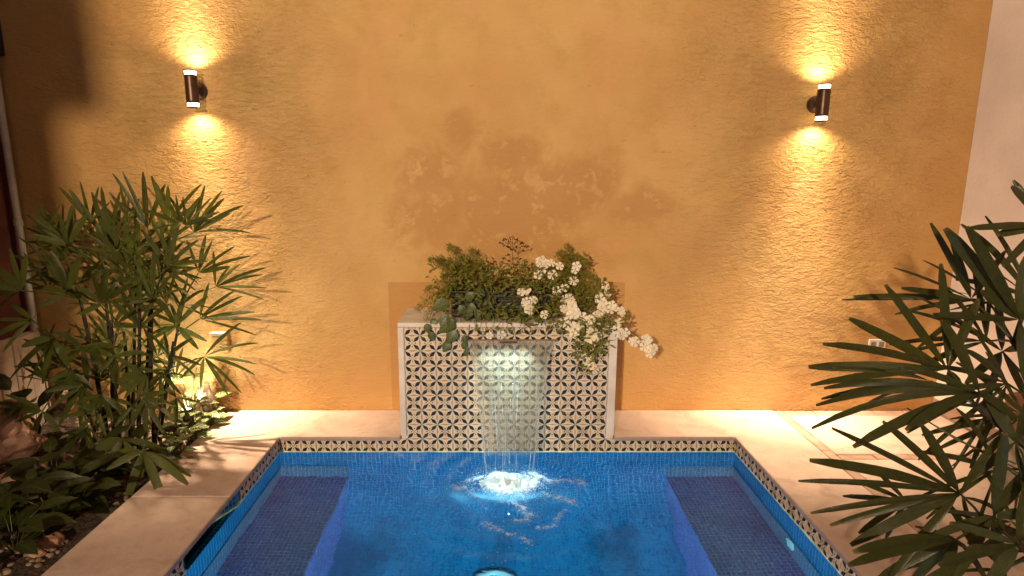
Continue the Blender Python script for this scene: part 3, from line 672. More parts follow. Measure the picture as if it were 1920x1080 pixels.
# ------------------------------------------------------------------ palms
def seg_add(vs, fs, uv, hub_i, H, T, width, N, arch, twist, steps=7, blunt=.45, fold=.22, start=.05):
    d = T - H; L = d.length; dn = d.normalized()
    Mid = (H + T) / 2 + Vector((0, 0, arch * L))
    side0 = dn.cross(N)
    if side0.length < .1: side0 = dn.cross(Vector((0, 0, 1)))
    side0.normalize(); q = Matrix.Rotation(twist, 3, dn); side = q @ side0; nrm = side.cross(dn).normalized()
    prev = None
    for i in range(1, steps + 1):
        t = i / steps
        c = H * (1 - t) ** 2 + Mid * 2 * t * (1 - t) + T * t * t
        w = width * .5 * (min(1, .28 + 1.9 * t) if t < .4 else (1 - (1 - blunt) * ((t - .4) / .6) ** 1.8))
        if i == steps: w *= .55
        k = len(vs)
        vs += [c - side * w, c - nrm * w * fold, c + side * w]; uv += [(0, t), (.5, t), (1, t)]
        if prev is None: fs += [(hub_i, k, k + 1), (hub_i, k + 1, k + 2)]
        else: fs += [(prev, k, k + 1, prev + 1), (prev + 1, k + 1, k + 2, prev + 2)]
        prev = k
def frond(parent, inv, hub, tips, base, width, mat, arch=(.03, .12), wvar=.25, tw=.5, blunt=.45, name='frond'):
    hub = Vector(hub); vs, fs, uv = [], [], []
    base = Vector(base); mid = (base + hub) / 2 + Vector((0, 0, .05 * (hub - base).length))
    pts = [base.lerp(mid, .0), base * .25 + mid * .5 + hub * .25, hub]
    tv, tf = tube_data([pts[0], pts[1], pts[2]], [.005, .0042, .0036], 5, caps=False)
    vs += tv; uv += [(.3, .3)] * len(tv); fs += tf
    hi = len(vs); vs.append(hub + (hub - pts[1]).normalized() * .003); uv.append((.5, 0))
    for k in range(5): fs.append((10 + k, 10 + (k + 1) % 5, hi))
    toward = (Vector((0, 0, CAM_H)) - hub).normalized()
    N = (toward + Vector((rnd.uniform(-.5, .5), rnd.uniform(-.3, .3), rnd.uniform(-.1, .7)))).normalized()
    for T in tips:
        seg_add(vs, fs, uv, hi, hub, Vector(T), width * (1 + rnd.uniform(-wvar, wvar)), N, rnd.uniform(*arch), rnd.uniform(-tw, tw), blunt=blunt)
    o = mk(name, vs, fs, mat, None, True, uvs=uv); o.parent = parent; o.matrix_parent_inverse = inv
    return o
def fan(hub, ang, spread, n, L, tilt=0.0, droop=.0):
    out = []
    for i in range(n):
        a = R(ang + spread * ((i + .5) / n - .5) + rnd.uniform(-5, 5)); l = L * rnd.uniform(.82, 1.12) * (1 - .18 * abs((i + .5) / n - .5) * 2)
        out.append(Vector(hub) + Vector((math.cos(a) * l, -tilt * l + rnd.uniform(-.18, .18) * l, math.sin(a) * l - droop * l * rnd.uniform(.5, 1.2))))
    return out
# palm clump in the bed
pa = empty('lady_palm', (-2.22, 3.35, -.05)); tag(pa, 'bushy palm clump with many thin canes in the planting bed', 'palm')
PI_ = Matrix.Translation((2.22, -3.35, .05))
tops = []
for (bx, tx, tz, Y, r) in ((290, 285, 560, 3.36, .012), (215, 208, 600, 3.42, .013), (240, 232, 620, 3.32, .010), (258, 262, 560, 3.28, .010), (272, 290, 470, 3.38, .010), (225, 190, 500, 3.48, .010),
                           (205, 150, 560, 3.40, .011), (300, 345, 560, 3.45, .009), (198, 110, 640, 3.26, .011), (248, 255, 480, 3.46, .009), (282, 325, 640, 3.30, .008)):
    a = at(bx, 832, Y); a.z = -.06; b = at(tx, tz, Y); m = a.lerp(b, .5) + Vector((rnd.uniform(-.02, .02), rnd.uniform(-.02, .02), 0))
    pts = [a * (1 - t) ** 2 + m * 2 * t * (1 - t) + b * t * t for t in [i / 14 for i in range(15)]]
    o = tube('cane', pts, [r * (1.15 - .35 * i / 14) * (1.25 if i % 3 == 0 else 1) for i in range(15)], M['cane'], None, 8); o.parent = pa; o.matrix_parent_inverse = PI_
    tops.append(b); tops.append(a.lerp(b, .75))
def near_top(p): return min(tops, key=lambda q: (q - p).length + max(0, q.z - p.z) * 1.5)
def palm_frond(hx, hy, Y, tips, w=.032, **kw):
    w *= .88
    H = at(hx, hy, Y); T = [at(t[0], t[1], Y + (t[2] if len(t) > 2 else rnd.uniform(-.1, .1))) for t in tips]
    return frond(pa, PI_, H, T, near_top(H), w, M['palm'], **kw)
palm_frond(277, 428, 3.40, [(211, 325), (230, 322), (268, 322), (222, 378), (310, 345), (255, 400)])
palm_frond(316, 420, 3.42, [(284, 330), (292, 342), (315, 348), (370, 385), (378, 345), (345, 400)])
palm_frond(362, 437, 3.46, [(384, 348), (416, 358), (420, 372), (457, 385), (470, 437), (432, 400), (340, 375)], w=.026)
palm_frond(372, 512, 3.45, [(398, 452), (440, 462), (470, 480), (432, 500), (350, 450), (386, 440)], w=.026)
palm_frond(404, 538, 3.5, [(430, 500), (450, 495), (498, 502), (500, 540), (492, 515), (495, 562), (400, 470)], w=.024)
palm_frond(374, 598, 3.44, [(392, 530), (440, 545), (455, 555), (478, 585), (490, 600), (480, 628), (440, 565)], w=.026)
palm_frond(382, 669, 3.42, [(452, 605), (484, 643), (482, 683), (478, 703), (453, 737), (427, 740), (376, 727), (338, 710)], w=.028)
palm_frond(330, 612, 3.40, [(390, 555), (350, 545), (298, 560), (388, 640), (372, 655), (280, 640)])
palm_frond(262, 612, 3.30, [(205, 560), (225, 540), (262, 520), (300, 545), (318, 570), (215, 610)])
palm_frond(192, 570, 3.28, [(140, 535), (172, 510), (200, 500), (232, 515), (262, 528), (270, 560), (150, 590)], w=.036)
palm_frond(128, 548, 3.22, [(72, 478), (95, 470), (110, 500), (62, 540), (150, 480), (75, 575)], w=.042)
palm_frond(128, 462, 3.3, [(60, 395), (80, 430), (110, 400), (135, 385), (165, 400), (55, 440)], w=.034)
palm_frond(205, 462, 3.36, [(150, 380), (172, 360), (190, 350), (225, 360), (240, 395), (150, 420)], w=.030)
palm_frond(240, 410, 3.5, [(205, 360), (225, 350), (262, 372), (275, 395)], w=.026)
palm_frond(235, 500, 3.34, [(180, 430), (200, 400), (235, 390), (262, 420), (290, 455), (300, 490)], w=.032)
palm_frond(170, 420, 3.45, [(110, 350), (130, 355), (150, 340), (185, 350), (205, 380)], w=.026)
palm_frond(315, 500, 3.3, [(265, 430), (300, 420), (335, 425), (372, 450), (388, 490), (370, 530)], w=.030)
palm_frond(285, 560, 3.25, [(225, 525), (250, 480), (290, 465), (335, 500), (350, 540), (240, 570)], w=.034)
palm_frond(40, 545, 3.15, [(18, 465), (-10, 500), (-30, 530), (50, 480), (-25, 560), (-10, 585)], w=.046)
palm_frond(60, 600, 3.1, [(-20, 600), (-10, 630), (5, 660), (20, 570), (95, 560), (-25, 640)], w=.034, tw=.8)
palm_frond(100, 635, 3.12, [(30, 690), (15, 715), (50, 730), (80, 720), (40, 650), (130, 690)], w=.042)
palm_frond(155, 650, 3.18, [(100, 620), (120, 690), (165, 720), (210, 690), (215, 650), (110, 660)], w=.044)
palm_frond(215, 668, 3.22, [(160, 655), (185, 700), (220, 730), (265, 700), (270, 660), (240, 630)], w=.036)
palm_frond(155, 725, 3.12, [(85, 735), (90, 770), (110, 800), (150, 800), (185, 770), (100, 715)], w=.05)
palm_frond(80, 770, 3.1, [(10, 740), (0, 775), (20, 800), (60, 825), (110, 810), (-10, 755)], w=.034)
palm_frond(165, 800, 3.02, [(100, 868), (120, 880), (145, 880), (175, 875), (205, 850), (95, 840)], w=.028)
palm_frond(268, 845, 2.86, [(235, 952, -.10), (308, 945, -.12), (352, 908, -.06), (358, 893, .0), (200, 880), (185, 860), (262, 900)], w=.046, tw=.35, blunt=.6)
palm_frond(230, 822, 2.95, [(160, 870), (190, 905), (225, 910), (270, 895), (320, 850), (180, 840)], w=.05, blunt=.6)
palm_frond(300, 700, 3.2, [(250, 690), (270, 740), (305, 765), (340, 740), (350, 705)], w=.026)
palm_frond(330, 745, 3.3, [(300, 720), (330, 800), (360, 790), (375, 755), (310, 790)], w=.028)
palm_frond(250, 760, 3.15, [(200, 750), (215, 800), (250, 815), (285, 800), (300, 765)], w=.03)
for i in range(54):
    hx, hy = rnd.uniform(70, 350), rnd.uniform(420, 720); Y = rnd.uniform(3.3, 3.62); H = at(hx, hy, Y)
    frond(pa, PI_, H, fan(H, rnd.uniform(20, 160), rnd.uniform(120, 200), rnd.randint(5, 7), rnd.uniform(.20, .28), rnd.uniform(-.2, .4), .15), near_top(H), .021, M['palm'], tw=.8)
for i in range(7):
    hx, hy = rnd.uniform(130, 330), rnd.uniform(660, 800); Y = rnd.uniform(3.05, 3.3); H = at(hx, hy, Y)
    frond(pa, PI_, H, fan(H, rnd.uniform(200, 340), rnd.uniform(110, 190), rnd.randint(5, 6), rnd.uniform(.15, .22), rnd.uniform(0, .4), .2), near_top(H), .03, M['palm'])

# potted palm at the right front
PB = Vector((2.16, 1.62, 0))
pb = empty('lady_palm', PB); tag(pb, 'dark broad-leaved palm at the front right reaching over the terrace', 'palm')
QI = Matrix.Translation(-PB)
rt = []
for (dx, dy, tx, ty, Y) in ((0, 0, 1830, 760, 1.72), (.05, .04, 1900, 640, 1.75), (-.05, .02, 1850, 980, 1.66), (.06, -.04, 1960, 420, 1.7), (-.03, -.05, 1930, 900, 1.6)):
    a = PB + Vector((dx, dy, .2)); b = at(tx, ty, Y); m = a.lerp(b, .5) + Vector((.06, 0, .05))
    pts = [a * (1 - t) ** 2 + m * 2 * t * (1 - t) + b * t * t for t in [i / 10 for i in range(11)]]
    o = tube('cane', pts, [.013 * (1.1 - .3 * i / 10) * (1.2 if i % 3 == 0 else 1) for i in range(11)], M['cane'], None, 8); o.parent = pb; o.matrix_parent_inverse = QI
    rt += [b, a.lerp(b, .7)]
def rfrond(hx, hy, Y, tips, w=.034, base=None, **kw):
    w *= .76
    H = at(hx, hy, Y); T = [at(t[0], t[1], Y + (t[2] if len(t) > 2 else rnd.uniform(-.08, .08))) for t in tips]
    bs = at(*base) if base else min(rt, key=lambda q: (q - H).length + max(0, q.z - H.z) * 1.5)
    kw.setdefault('blunt', .62); kw.setdefault('tw', .3); kw.setdefault('arch', (.01, .07))
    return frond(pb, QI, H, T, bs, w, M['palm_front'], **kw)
rfrond(1778, 694, 1.72, [(1660, 534), (1592, 597), (1543, 645), (1764, 494), (1516, 688, .12), (1520, 722, .1), (1835, 560), (1800, 745)], w=.040)
rfrond(1822, 562, 1.85, [(1745, 418), (1783, 445), (1676, 502), (1600, 556, .15), (1578, 562, .2), (1690, 540), (1885, 470)], w=.030, tw=.7)
rfrond(1912, 600, 1.70, [(1772, 428), (1812, 425), (1925, 480), (1750, 590), (1985, 560), (1925, 720), (1840, 545)], w=.050)
rfrond(1960, 420, 1.72, [(1900, 338), (1896, 350), (1870, 440), (1815, 428), (1995, 380), (1880, 500)], w=.036)
rfrond(1838, 740, 1.66, [(1698, 806), (1600, 838, -.05), (1522, 803, .05), (1530, 760, .1), (1545, 728, .12), (1765, 600), (1905, 790), (1690, 690)], w=.038, arch=(.10, .2))
rfrond(1800, 925, 1.62, [(1560, 803), (1518, 863), (1497, 902), (1520, 962), (1556, 985), (1595, 1022), (1655, 790), (1728, 797), (1668, 1085), (1882, 812)], w=.036, arch=(.02, .09), base=(1850, 980, 1.66))
rfrond(1862, 968, 1.60, [(1885, 812), (1930, 880), (1950, 960), (1945, 1060), (1880, 1100), (1790, 1090), (1740, 1010)], w=.040)
rfrond(1795, 1010, 1.58, [(1600, 1035), (1640, 1090), (1705, 1100), (1590, 1060), (1760, 1110), (1850, 1090)], w=.036, arch=(.06, .14))
rfrond(1905, 830, 1.64, [(1950, 720), (1850, 740), (1980, 800), (1820, 900), (1930, 920), (1990, 860)], w=.040)
rfrond(1880, 660, 1.9, [(1790, 600), (1810, 720), (1840, 780), (1930, 760), (1960, 640), (1870, 560)], w=.034)
rfrond(1745, 715, 1.80, [(1560, 690), (1575, 742), (1600, 700), (1640, 690), (1540, 748), (1620, 760)], w=.022, tw=.9, arch=(.03, .12))
rfrond(1700, 940, 1.72, [(1600, 900), (1580, 930), (1610, 1000), (1660, 1010), (1640, 880)], w=.026, tw=.8)
rfrond(1910, 1020, 1.5, [(1780, 980), (1760, 1060), (1930, 900), (1850, 1100), (2000, 1000)], w=.042)
for (hx, hy, ang, L) in ((1850, 640, 150, .34), (1890, 720, 190, .36), (1870, 880, 170, .34), (1830, 1040, 170, .32), (1900, 980, 150, .36), (1935, 560, 120, .36), (1880, 1070, 120, .30), (1920, 780, 170, .34), (1850, 560, 170, .28)):
    Y = rnd.uniform(1.7, 1.95); H = at(hx, hy, Y); bs = min(rt, key=lambda q: (q - H).length + max(0, q.z - H.z) * 1.5)
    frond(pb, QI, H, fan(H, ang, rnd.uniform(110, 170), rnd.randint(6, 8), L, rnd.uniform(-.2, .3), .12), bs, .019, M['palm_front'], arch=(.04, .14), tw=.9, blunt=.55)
for i in range(5):
    a = at(1905 + i * 8, 870 + i * 12, 1.66); b = at(1700 + i * 22, 765 + i * 14, 1.8)
    o = tube('petiole', [a, a.lerp(b, .5) + Vector((0, 0, -.02 + .01 * i)), b], .0022, M['petiole'], None, 5); o.parent = pb; o.matrix_parent_inverse = QI
pot = empty('plant_pot', PB); tag(pot, 'round clay pot holding the palm at the front right', 'pot')
lathe('bowl', [(.15, .001), (.21, .20), (.22, .27), (.24, .272), (.24, .31), (.20, .31), (.19, .26), (.01, .25)], M['terra'], pot, 40)
lathe('compost', [(.185, .255), (.10, .272), (.01, .275)], M['soil'], pot, 24)
# clay pot on a stone plinth by the white wall
ps = empty('stone_plinth', (2.80, 2.78, 0)); tag(ps, 'rough grey stone block under the clay pot by the white wall', 'stone block')
box('block', (-.17, -.15, .001), (.17, .15, .225), M['stone'], ps, .015, 3)
pt = empty('plant_pot', (2.81, 2.78, .226)); tag(pt, 'brown clay pot on a stone block at the right edge by the white wall', 'pot')
lathe('bowl', [(.11, 0), (.155, .15), (.172, .152), (.175, .23), (.15, .23), (.14, .19), (.01, .18)], M['terra'], pt, 40)
lathe('compost', [(.138, .181), (.05, .195), (.01, .2)], M['soil'], pt, 20)

# ------------------------------------------------------------------ plants on the fountain
ZC = ZT + .03
tr = empty('planter_trough', (.035, 3.63, ZC)); tag(tr, 'dark ribbed planter trough standing on top of the fountain', 'planter')
box('tray', (-.30, -.115, .0005), (.30, .115, .15), M['dark'], tr, .01, 2)
for k in range(5): box('rib', (-.31, -.125, .012 + k * .029), (.31, .125, .030 + k * .029), M['dark'], tr, .006, 2)
box('rim', (-.315, -.13, .157), (.315, .13, .172), M['dark'], tr, .006, 2)
box('soil', (-.28, -.10, .1505), (.28, .10, .180), M['soil'], tr, .01, 2)
def leaf_quads(vs, fs, uv, p, d, L, w, N=None):
    d = d.normalized(); N = N or Vector((rnd.uniform(-1, 1), rnd.uniform(-1, .2), rnd.uniform(-.3, 1))); s = d.cross(N)
    if s.length < .05: return
    s.normalize(); n2 = s.cross(d); k = len(vs)
    vs += [p, p + d * L * .45 - s * w / 2 + n2 * w * .15, p + d * L * .45 + s * w / 2 + n2 * w * .15, p + d * L - n2 * w * .2]; uv += [(.5, 0), (0, .45), (1, .45), (.5, .8)]; fs += [(k, k + 1, k + 3), (k, k + 3, k + 2)]
def fern(label, base, ends, needle, n):
    f = empty('asparagus_fern', base); tag(f, label, 'fern', 'feathery ferns in the trough on the fountain'); B = Vector(base)
    for E in ends:
        E = Vector(E); vs, fs, uv = [], [], []; mid = B.lerp(E, .55) + Vector((0, 0, .10)); prev = []
        pts = [B * (1 - t) ** 2 + mid * 2 * t * (1 - t) + E * t * t for t in [i / 12 for i in range(13)]]
        tv, tf = tube_data([p - B for p in pts], [.0022 * (1 - .06 * i) for i in range(13)], 4, True); vs += tv; fs += tf; uv += [(.5, .3)] * len(tv)
        for _ in range(n):
            t = rnd.uniform(.22, 1); i = min(11, int(t * 12)); p = pts[i].lerp(pts[i + 1], t * 12 - i); ax = (pts[i + 1] - pts[i]).normalized()
            w = .045 * math.sin(math.pi * min(1, .15 + t * .85)) + .012; q = p + Vector((rnd.gauss(0, 1), rnd.gauss(0, 1), rnd.gauss(0, 1))).normalized() * w * rnd.random()
            d = (q - p).normalized() + ax * .8 + Vector((rnd.uniform(-.4, .4), rnd.uniform(-.4, .4), rnd.uniform(-.2, .5))) if (q - p).length > 1e-5 else ax
            leaf_quads(vs, fs, uv, q - B, d, needle * rnd.uniform(.6, 1.2), .0050)
        o = mk('plume', vs, fs, M['fern'], f, uvs=uv); o['kind'] = 'stuff'
b0 = at(872, 545, 3.60)
fern('yellow-green feathery fern spilling over the left end of the trough', b0, [at(*e) for e in ((806, 488, 3.55), (842, 462, 3.66), (885, 470, 3.68), (800, 545, 3.5), (782, 580, 3.46), (830, 520, 3.45), (850, 500, 3.5), (815, 575, 3.42), (905, 500, 3.6), (795, 600, 3.40), (820, 490, 3.6), (865, 485, 3.6), (880, 520, 3.48), (840, 545, 3.44))], .024, 330)
b1 = at(1060, 550, 3.62)
fern('green feathery fern at the right end of the trough', b1, [at(*e) for e in ((1064, 462, 3.66), (1048, 475, 3.6), (1098, 488, 3.6), (1112, 520, 3.55), (1128, 560, 3.5), (1088, 540, 3.45), (1030, 520, 3.5), (1110, 590, 3.42), (1082, 500, 3.5), (1075, 480, 3.6), (1100, 560, 3.45), (1060, 520, 3.5))], .022, 330)
# dry umbel
ub = empty('dill_stalk', at(962, 560, 3.62)); tag(ub, 'tall dry stalk with an umbrella-shaped seed head', 'plant'); B = Vector(ub.location)
top = at(960, 470, 3.62)
tube('stem', [Vector((0, 0, 0)), (at(964, 510, 3.62) - B), top - B], [.003, .0024, .0018], M['umbel'], ub, 6)
vs, fs = [], []
for (px, py) in ((938, 456), (945, 450), (953, 449), (962, 447), (970, 449), (978, 455), (984, 462), (950, 462), (968, 463), (945, 485), (975, 486), (952, 478), (968, 497), (942, 492)):
    e = at(px, py, 3.62 + rnd.uniform(-.04, .04)) - B; s = (top - B) if py < 470 else (at(963, py + 14, 3.62) - B)
    k = len(vs); tv, tf = tube_data([s, s.lerp(e, .6) + Vector((0, 0, .006)), e], .0011, 4); vs += tv; fs += [tuple(k + i for i in f) for f in tf]
    for _ in range(7):
        c = e + Vector((rnd.gauss(0, .009), rnd.gauss(0, .009), rnd.gauss(0, .004))); q = rnd.uniform(.003, .006); k = len(vs)
        for d in ((1, 0, 0), (-1, 0, 0), (0, 1, 0), (0, -1, 0), (0, 0, 1), (0, 0, -1)): vs.append(c + Vector(d) * q)
        for f in ((0, 2, 4), (2, 1, 4), (1, 3, 4), (3, 0, 4), (2, 0, 5), (1, 2, 5), (3, 1, 5), (0, 3, 5)): fs.append(tuple(k + i for i in f))
o = mk('seed_head', vs, fs, M['umbel'], ub); o['kind'] = 'stuff'
# flowering shrub
sh = empty('flowering_shrub', at(1050, 575, 3.60)); tag(sh, 'white flowering shrub trailing over the right side of the fountain', 'shrub'); B = Vector(sh.location)
vs, fs, uv = [], [], []
def clump(cx, cy, Y, rx, ry, n, L=.042, w=.017):
    for _ in range(int(n * .78)):
        a, r = rnd.uniform(0, 6.283), math.sqrt(rnd.random()) * 1.08; p = at(cx + rx * r * math.cos(a), cy + ry * r * math.sin(a), Y + rnd.uniform(-.07, .07))
        leaf_quads(vs, fs, uv, p - B, Vector((rnd.uniform(-1, 1), rnd.uniform(-1, .3), rnd.uniform(-.7, .8))), L * rnd.uniform(.6, 1.3), w * rnd.uniform(.7, 1.3))
for a in ((1060, 560, 3.52, 45, 40, 360), (1110, 575, 3.48, 40, 30, 260), (1040, 530, 3.58, 30, 25, 160), (1090, 610, 3.36, 48, 18, 240), (1105, 650, 3.35, 36, 24, 200), (945, 555, 3.50, 75, 36, 300), (930, 520, 3.56, 62, 18, 170), (1010, 545, 3.46, 50, 42, 230), (960, 585, 3.44, 90, 14, 170), (875, 560, 3.46, 55, 38, 180), (915, 535, 3.5, 60, 30, 150), (850, 520, 3.55, 45, 36, 110), (990, 512, 3.54, 40, 22, 110), (900, 500, 3.6, 30, 20, 60), (1120, 545, 3.46, 30, 26, 140), (1150, 610, 3.36, 26, 20, 90),
          (1000, 600, 3.39, 45, 12, 90), (1095, 680, 3.34, 14, 22, 50), (1080, 500, 3.6, 30, 22, 110), (905, 560, 3.55, 35, 30, 120)): clump(*a)
o = mk('foliage', vs, fs, M['foliage'], sh, uvs=uv); o['kind'] = 'stuff'
def flower_mesh():
    vs, fs = [(0, 0, 0)], []
    for k in range(5):
        a = k * 2 * math.pi / 5; c, s = math.cos(a), math.sin(a); n = len(vs)
        for (r, w, z) in ((.40, -.20, .10), (.40, .20, .10), (.80, -.44, .16), (.80, .44, .10), (1.04, 0, .02)): vs.append((c * r - s * w, s * r + c * w, z))
        fs += [(0, n, n + 1), (n, n + 2, n + 3, n + 1), (n + 2, n + 4, n + 3)]
    me = bpy.data.meshes.new('flower'); me.from_pydata(vs, [], fs); me.materials.append(M['petal']); me.update(); return me
FM = flower_mesh()
FL = [(1018, 506, 9, 17), (1049, 499, 1, 0), (1080, 503, 2, 4), (1075, 527, 1, 0), (1059, 539, 1, 0), (993, 567, 7, 13), (984, 552, 3, 8), (1021, 590, 1, 0), (1063, 560, 2, 4), (1067, 576, 5, 10), (1076, 600, 17, 19), (1081, 619, 5, 10),
      (1129, 549, 6, 12), (1132, 561, 3, 7), (1126, 576, 2, 4), (1147, 573, 3, 8), (1167, 588, 3, 7), (1121, 593, 2, 4), (1106, 603, 2, 5), (1156, 603, 2, 5), (1158, 619, 2, 4), (1168, 624, 2, 5), (1105, 625, 4, 8), (1116, 637, 4, 8),
      (1188, 637, 2, 4), (1214, 643, 5, 9), (1219, 655, 4, 7), (1101, 673, 4, 8), (1112, 689, 3, 6), (918, 629, 1, 0), (940, 628, 1, 0), (1044, 545, 1, 0)]
for (px, py, n, sp) in FL:
    Y = 3.34 if py > 598 else (3.40 if py > 560 else 3.48)
    c = at(px, py, Y + .02) - B; st = (at(1070, 575, 3.5) if px > 1000 else at(985, 580, 3.5)) - B
    if n > 1:
        m = st.lerp(c, .6) + Vector((0, -.02, .04)); tube('stem', [st, m, c], .0018, M['twig'], sh, 5)
    for k in range(n):
        a, r = rnd.uniform(0, 6.283), 1.2 * sp * math.sqrt(rnd.random())
        p = at(px + r * math.cos(a), py + r * math.sin(a), Y + rnd.uniform(-.02, .015)) - B
        o = bpy.data.objects.new('flower', FM); COL.objects.link(o); o.parent = sh; o.location = p; q = rnd.uniform(.023, .035); o.scale = (q, q, q)
        d = Vector((rnd.uniform(-.7, .7), -1, rnd.uniform(-.3, .9))); o.rotation_euler = d.to_track_quat('Z', 'Y').to_euler()
# broad-leaved vine
def leaf_mesh(name, L, w, mat, heart=.0, curl=.2):
    vs, uv, fs = [], [], []; n = 7
    for i in range(n + 1):
        t = i / n; ww = w * .5 * math.sin(math.pi * min(1, t ** .75 * .97 + .02)) ; x = L * t
        z = -curl * L * t * t
        vs += [(x, -ww, z + ww * .18), (x, 0, z), (x, ww, z + ww * .18)]; uv += [(0, t), (.5, t), (1, t)]
        if i: k = len(vs) - 6; fs += [(k, k + 3, k + 4, k + 1), (k + 1, k + 4, k + 5, k + 2)]
    me = bpy.data.meshes.new(name); me.from_pydata(vs, [], fs); ul = me.uv_layers.new()
    for lp in me.loops: ul.data[lp.index].uv = uv[lp.vertex_index]
    for p in me.polygons: p.use_smooth = True
    me.materials.append(mat); return me
def leaf_obj(parent, me, p, d, N, s=1.0):
    d = Vector(d).normalized(); N = Vector(N); yv = N.cross(d)
    if yv.length < .05: yv = Vector((0, 0, 1)).cross(d)
    yv.normalize(); zv = d.cross(yv); m = Matrix((d, yv, zv)).transposed().to_4x4() @ Matrix.Diagonal((s, s, s, 1))
    o = bpy.data.objects.new('leaf', me); COL.objects.link(o); o.parent = parent; o.matrix_basis = Matrix.Translation(p) @ m; return o
vn = empty('trailing_vine', at(880, 590, 3.5)); tag(vn, 'broad-leaved vine trailing over the left front of the fountain', 'vine'); B = Vector(vn.location)
VL = leaf_mesh('leaf', 1, .72, M['vine'])
for (px, py, Y, ang, s) in ((842, 566, 3.42, 200, .115), (838, 590, 3.38, 250, .10), (852, 600, 3.37, 215, .12), (855, 618, 3.36, 235, .10), (862, 572, 3.44, 300, .07), (872, 560, 3.46, 30, .075), (884, 568, 3.44, 270, .085), (880, 575, 3.42, 255, .09), (866, 580, 3.43, 330, .07), (895, 580, 3.42, 280, .07),
                         (842, 640, 3.37, 240, .075), (800, 606, 3.38, 280, .065), (806, 622, 3.37, 290, .06), (912, 585, 3.42, 290, .06), (870, 628, 3.37, 280, .055), (903, 560, 3.46, 100, .08), (868, 640, 3.37, 290, .05), (875, 655, 3.37, 260, .045), (820, 600, 3.37, 200, .05)):
    leaf_obj(vn, VL, at(px, py, Y) - B, (math.cos(R(ang)), -.25, math.sin(R(ang))), (rnd.uniform(-.3, .3), -1, rnd.uniform(.1, .7)), s)
for pts in (((880, 590, 3.5), (862, 590, 3.42), (848, 612, 3.37), (842, 645, 3.37)), ((880, 590, 3.5), (845, 572, 3.44), (812, 590, 3.4), (804, 628, 3.37)), ((885, 590, 3.5), (880, 610, 3.38), (876, 662, 3.375))):
    tube('stem', [at(*p) - B for p in pts], .002, M['twig'], vn, 5)
# thin sprigs hanging over the cap
vs, fs, uv = [], [], []
sg = empty('trailing_sprigs', at(960, 590, 3.48)); tag(sg, 'thin green sprigs hanging over the fountain edge above the cascade', 'plant', None); B = Vector(sg.location)
for i in range(17):
    x0 = 885 + i * 10 + rnd.uniform(-5, 5); p0 = at(x0, 588, 3.5) - B; p1 = at(x0 + rnd.uniform(-10, 10), 606, 3.375) - B; p2 = at(x0 + rnd.uniform(-18, 18), rnd.uniform(615, 640), 3.365) - B
    tube('sprig', [p0, p1 + Vector((0, 0, .012)), p2], .0013, M['twig'], sg, 4)
    for _ in range(7):
        t = rnd.random(); p = p0 * (1 - t) ** 2 + p1 * 2 * t * (1 - t) + p2 * t * t
        leaf_quads(vs, fs, uv, p, Vector((rnd.uniform(-1, 1), -.4, rnd.uniform(-1, .4))), rnd.uniform(.018, .036), .011)
o = mk('foliage', vs, fs, M['foliage'], sg, uvs=uv); o['kind'] = 'stuff'

# ------------------------------------------------------------------ low plants in the bed
NL = leaf_mesh('leaf', 1, .62, M['fitt'], curl=.35); BL = leaf_mesh('leaf', 1, .5, M['bigleaf'], curl=.25)
def low_plant(name, label, cat, px, py, Y, me, n, size, rise=.35, spread=.06, group=None):
    c = at(px, py, Y); c.z = -.045; o = empty(name, c); tag(o, label, cat, group)
    for k in range(n):
        a = k * 2.4 + rnd.uniform(-.3, .3); e = rnd.uniform(.1, rise); r = rnd.uniform(.2, 1) * spread; h = rnd.uniform(.03, .03 + rise * .3)
        p = Vector((math.cos(a) * r, math.sin(a) * r, h)); leaf_obj(o, me, p, (math.cos(a), math.sin(a), e), (math.cos(a) * -.4, math.sin(a) * -.4 - .3, 1), size * rnd.uniform(.75, 1.2))
        tube('stalk', [Vector((0, 0, 0)), p * .6 + Vector((0, 0, h * .2)), p], .0022, M['petiole'], o, 4)
    return o
low_plant('nerve_plant', 'pale-veined nerve plant nearest the corner of wall and terrace', 'plant', 392, 800, 3.55, NL, 12, .10, .6, .07, 'nerve plants in the bed')
low_plant('nerve_plant', 'pale-veined nerve plant at the terrace edge beside the palm canes', 'plant', 350, 828, 3.34, NL, 12, .10, .6, .08, 'nerve plants in the bed')
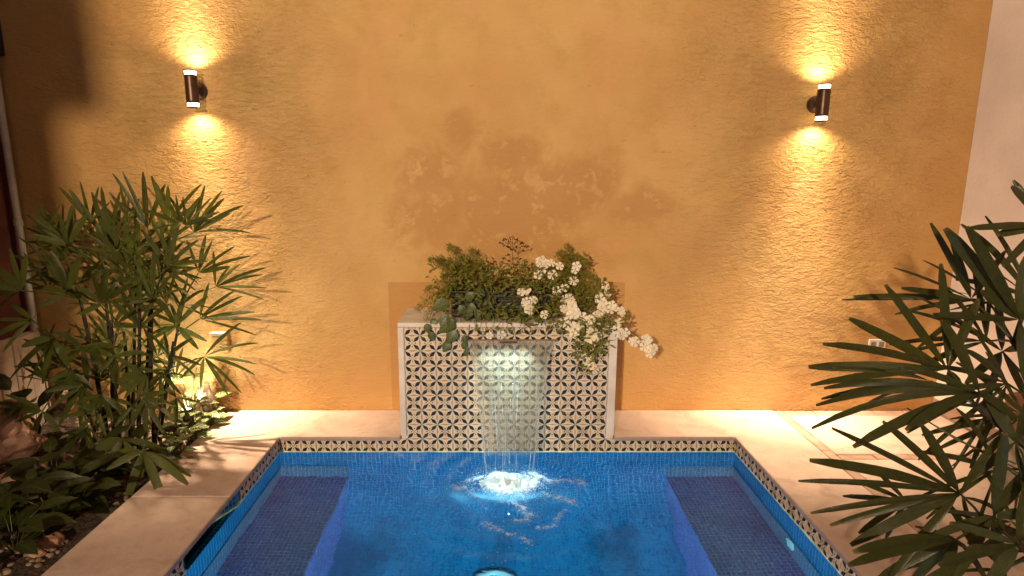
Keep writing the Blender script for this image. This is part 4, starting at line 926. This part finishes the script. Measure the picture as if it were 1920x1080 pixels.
low_plant('nerve_plant', 'taller nerve plant against the lit wall behind the canes', 'plant', 360, 790, 3.62, NL, 14, .13, 1.3, .09, 'nerve plants in the bed')
low_plant('nerve_plant', 'small nerve plant under the drooping front palm leaf', 'plant', 330, 860, 3.1, NL, 9, .08, .5, .06, 'nerve plants in the bed')
low_plant('ground_plant', 'dark broad-leaved plant in the bed just behind the terrace edge', 'plant', 260, 885, 2.95, BL, 14, .14, .6, .1, 'dark ground plants')
low_plant('ground_plant', 'broad-leaved plant with one pale olive leaf by the terrace', 'plant', 150, 945, 2.68, BL, 10, .20, .5, .08, 'dark ground plants')
low_plant('ground_plant', 'dark ground plant beside the long pale rock', 'plant', 105, 925, 2.8, BL, 14, .16, .7, .12, 'dark ground plants')
low_plant('ground_plant', 'dark ground plant in the lower left corner of the bed', 'plant', 40, 985, 2.5, BL, 16, .17, .8, .14, 'dark ground plants')
low_plant('ground_plant', 'dark ground plant behind the brown front rocks', 'plant', 105, 1005, 2.5, BL, 12, .14, .6, .1, 'dark ground plants')
low_plant('ground_plant', 'dark ground plant between the palm canes and pink rocks', 'plant', 185, 880, 3.0, BL, 12, .15, .7, .1, 'dark ground plants')
low_plant('ground_plant', 'tall dark plant at the foot of the whitewashed boards', 'plant', 60, 800, 3.3, BL, 12, .2, 1.2, .1, 'dark ground plants')
low_plant('ground_plant', 'dark ground plant spreading over the pebbles nearest the front corner', 'plant', 30, 1045, 2.3, BL, 16, .16, .5, .14, 'dark ground plants')
low_plant('ground_plant', 'dark ground plant leaning to the terrace edge at the lower left', 'plant', 85, 985, 2.55, BL, 14, .15, .5, .12, 'dark ground plants')
low_plant('ground_plant', 'low dark plant between the fallen flower and the terrace slab', 'plant', 125, 965, 2.62, BL, 12, .14, .5, .1, 'dark ground plants')
fl = empty('fallen_flower', at(76, 962, 2.55)); tag(fl, 'single pale flower among the dark leaves at the lower left', 'flower')
for k in range(4): leaf_obj(fl, leaf_mesh('petal', .05, .03, M['petal']), Vector((0, 0, 0)), (math.cos(k * 1.5), -.3, math.sin(k * 1.5) - .2), (0, -1, .4))
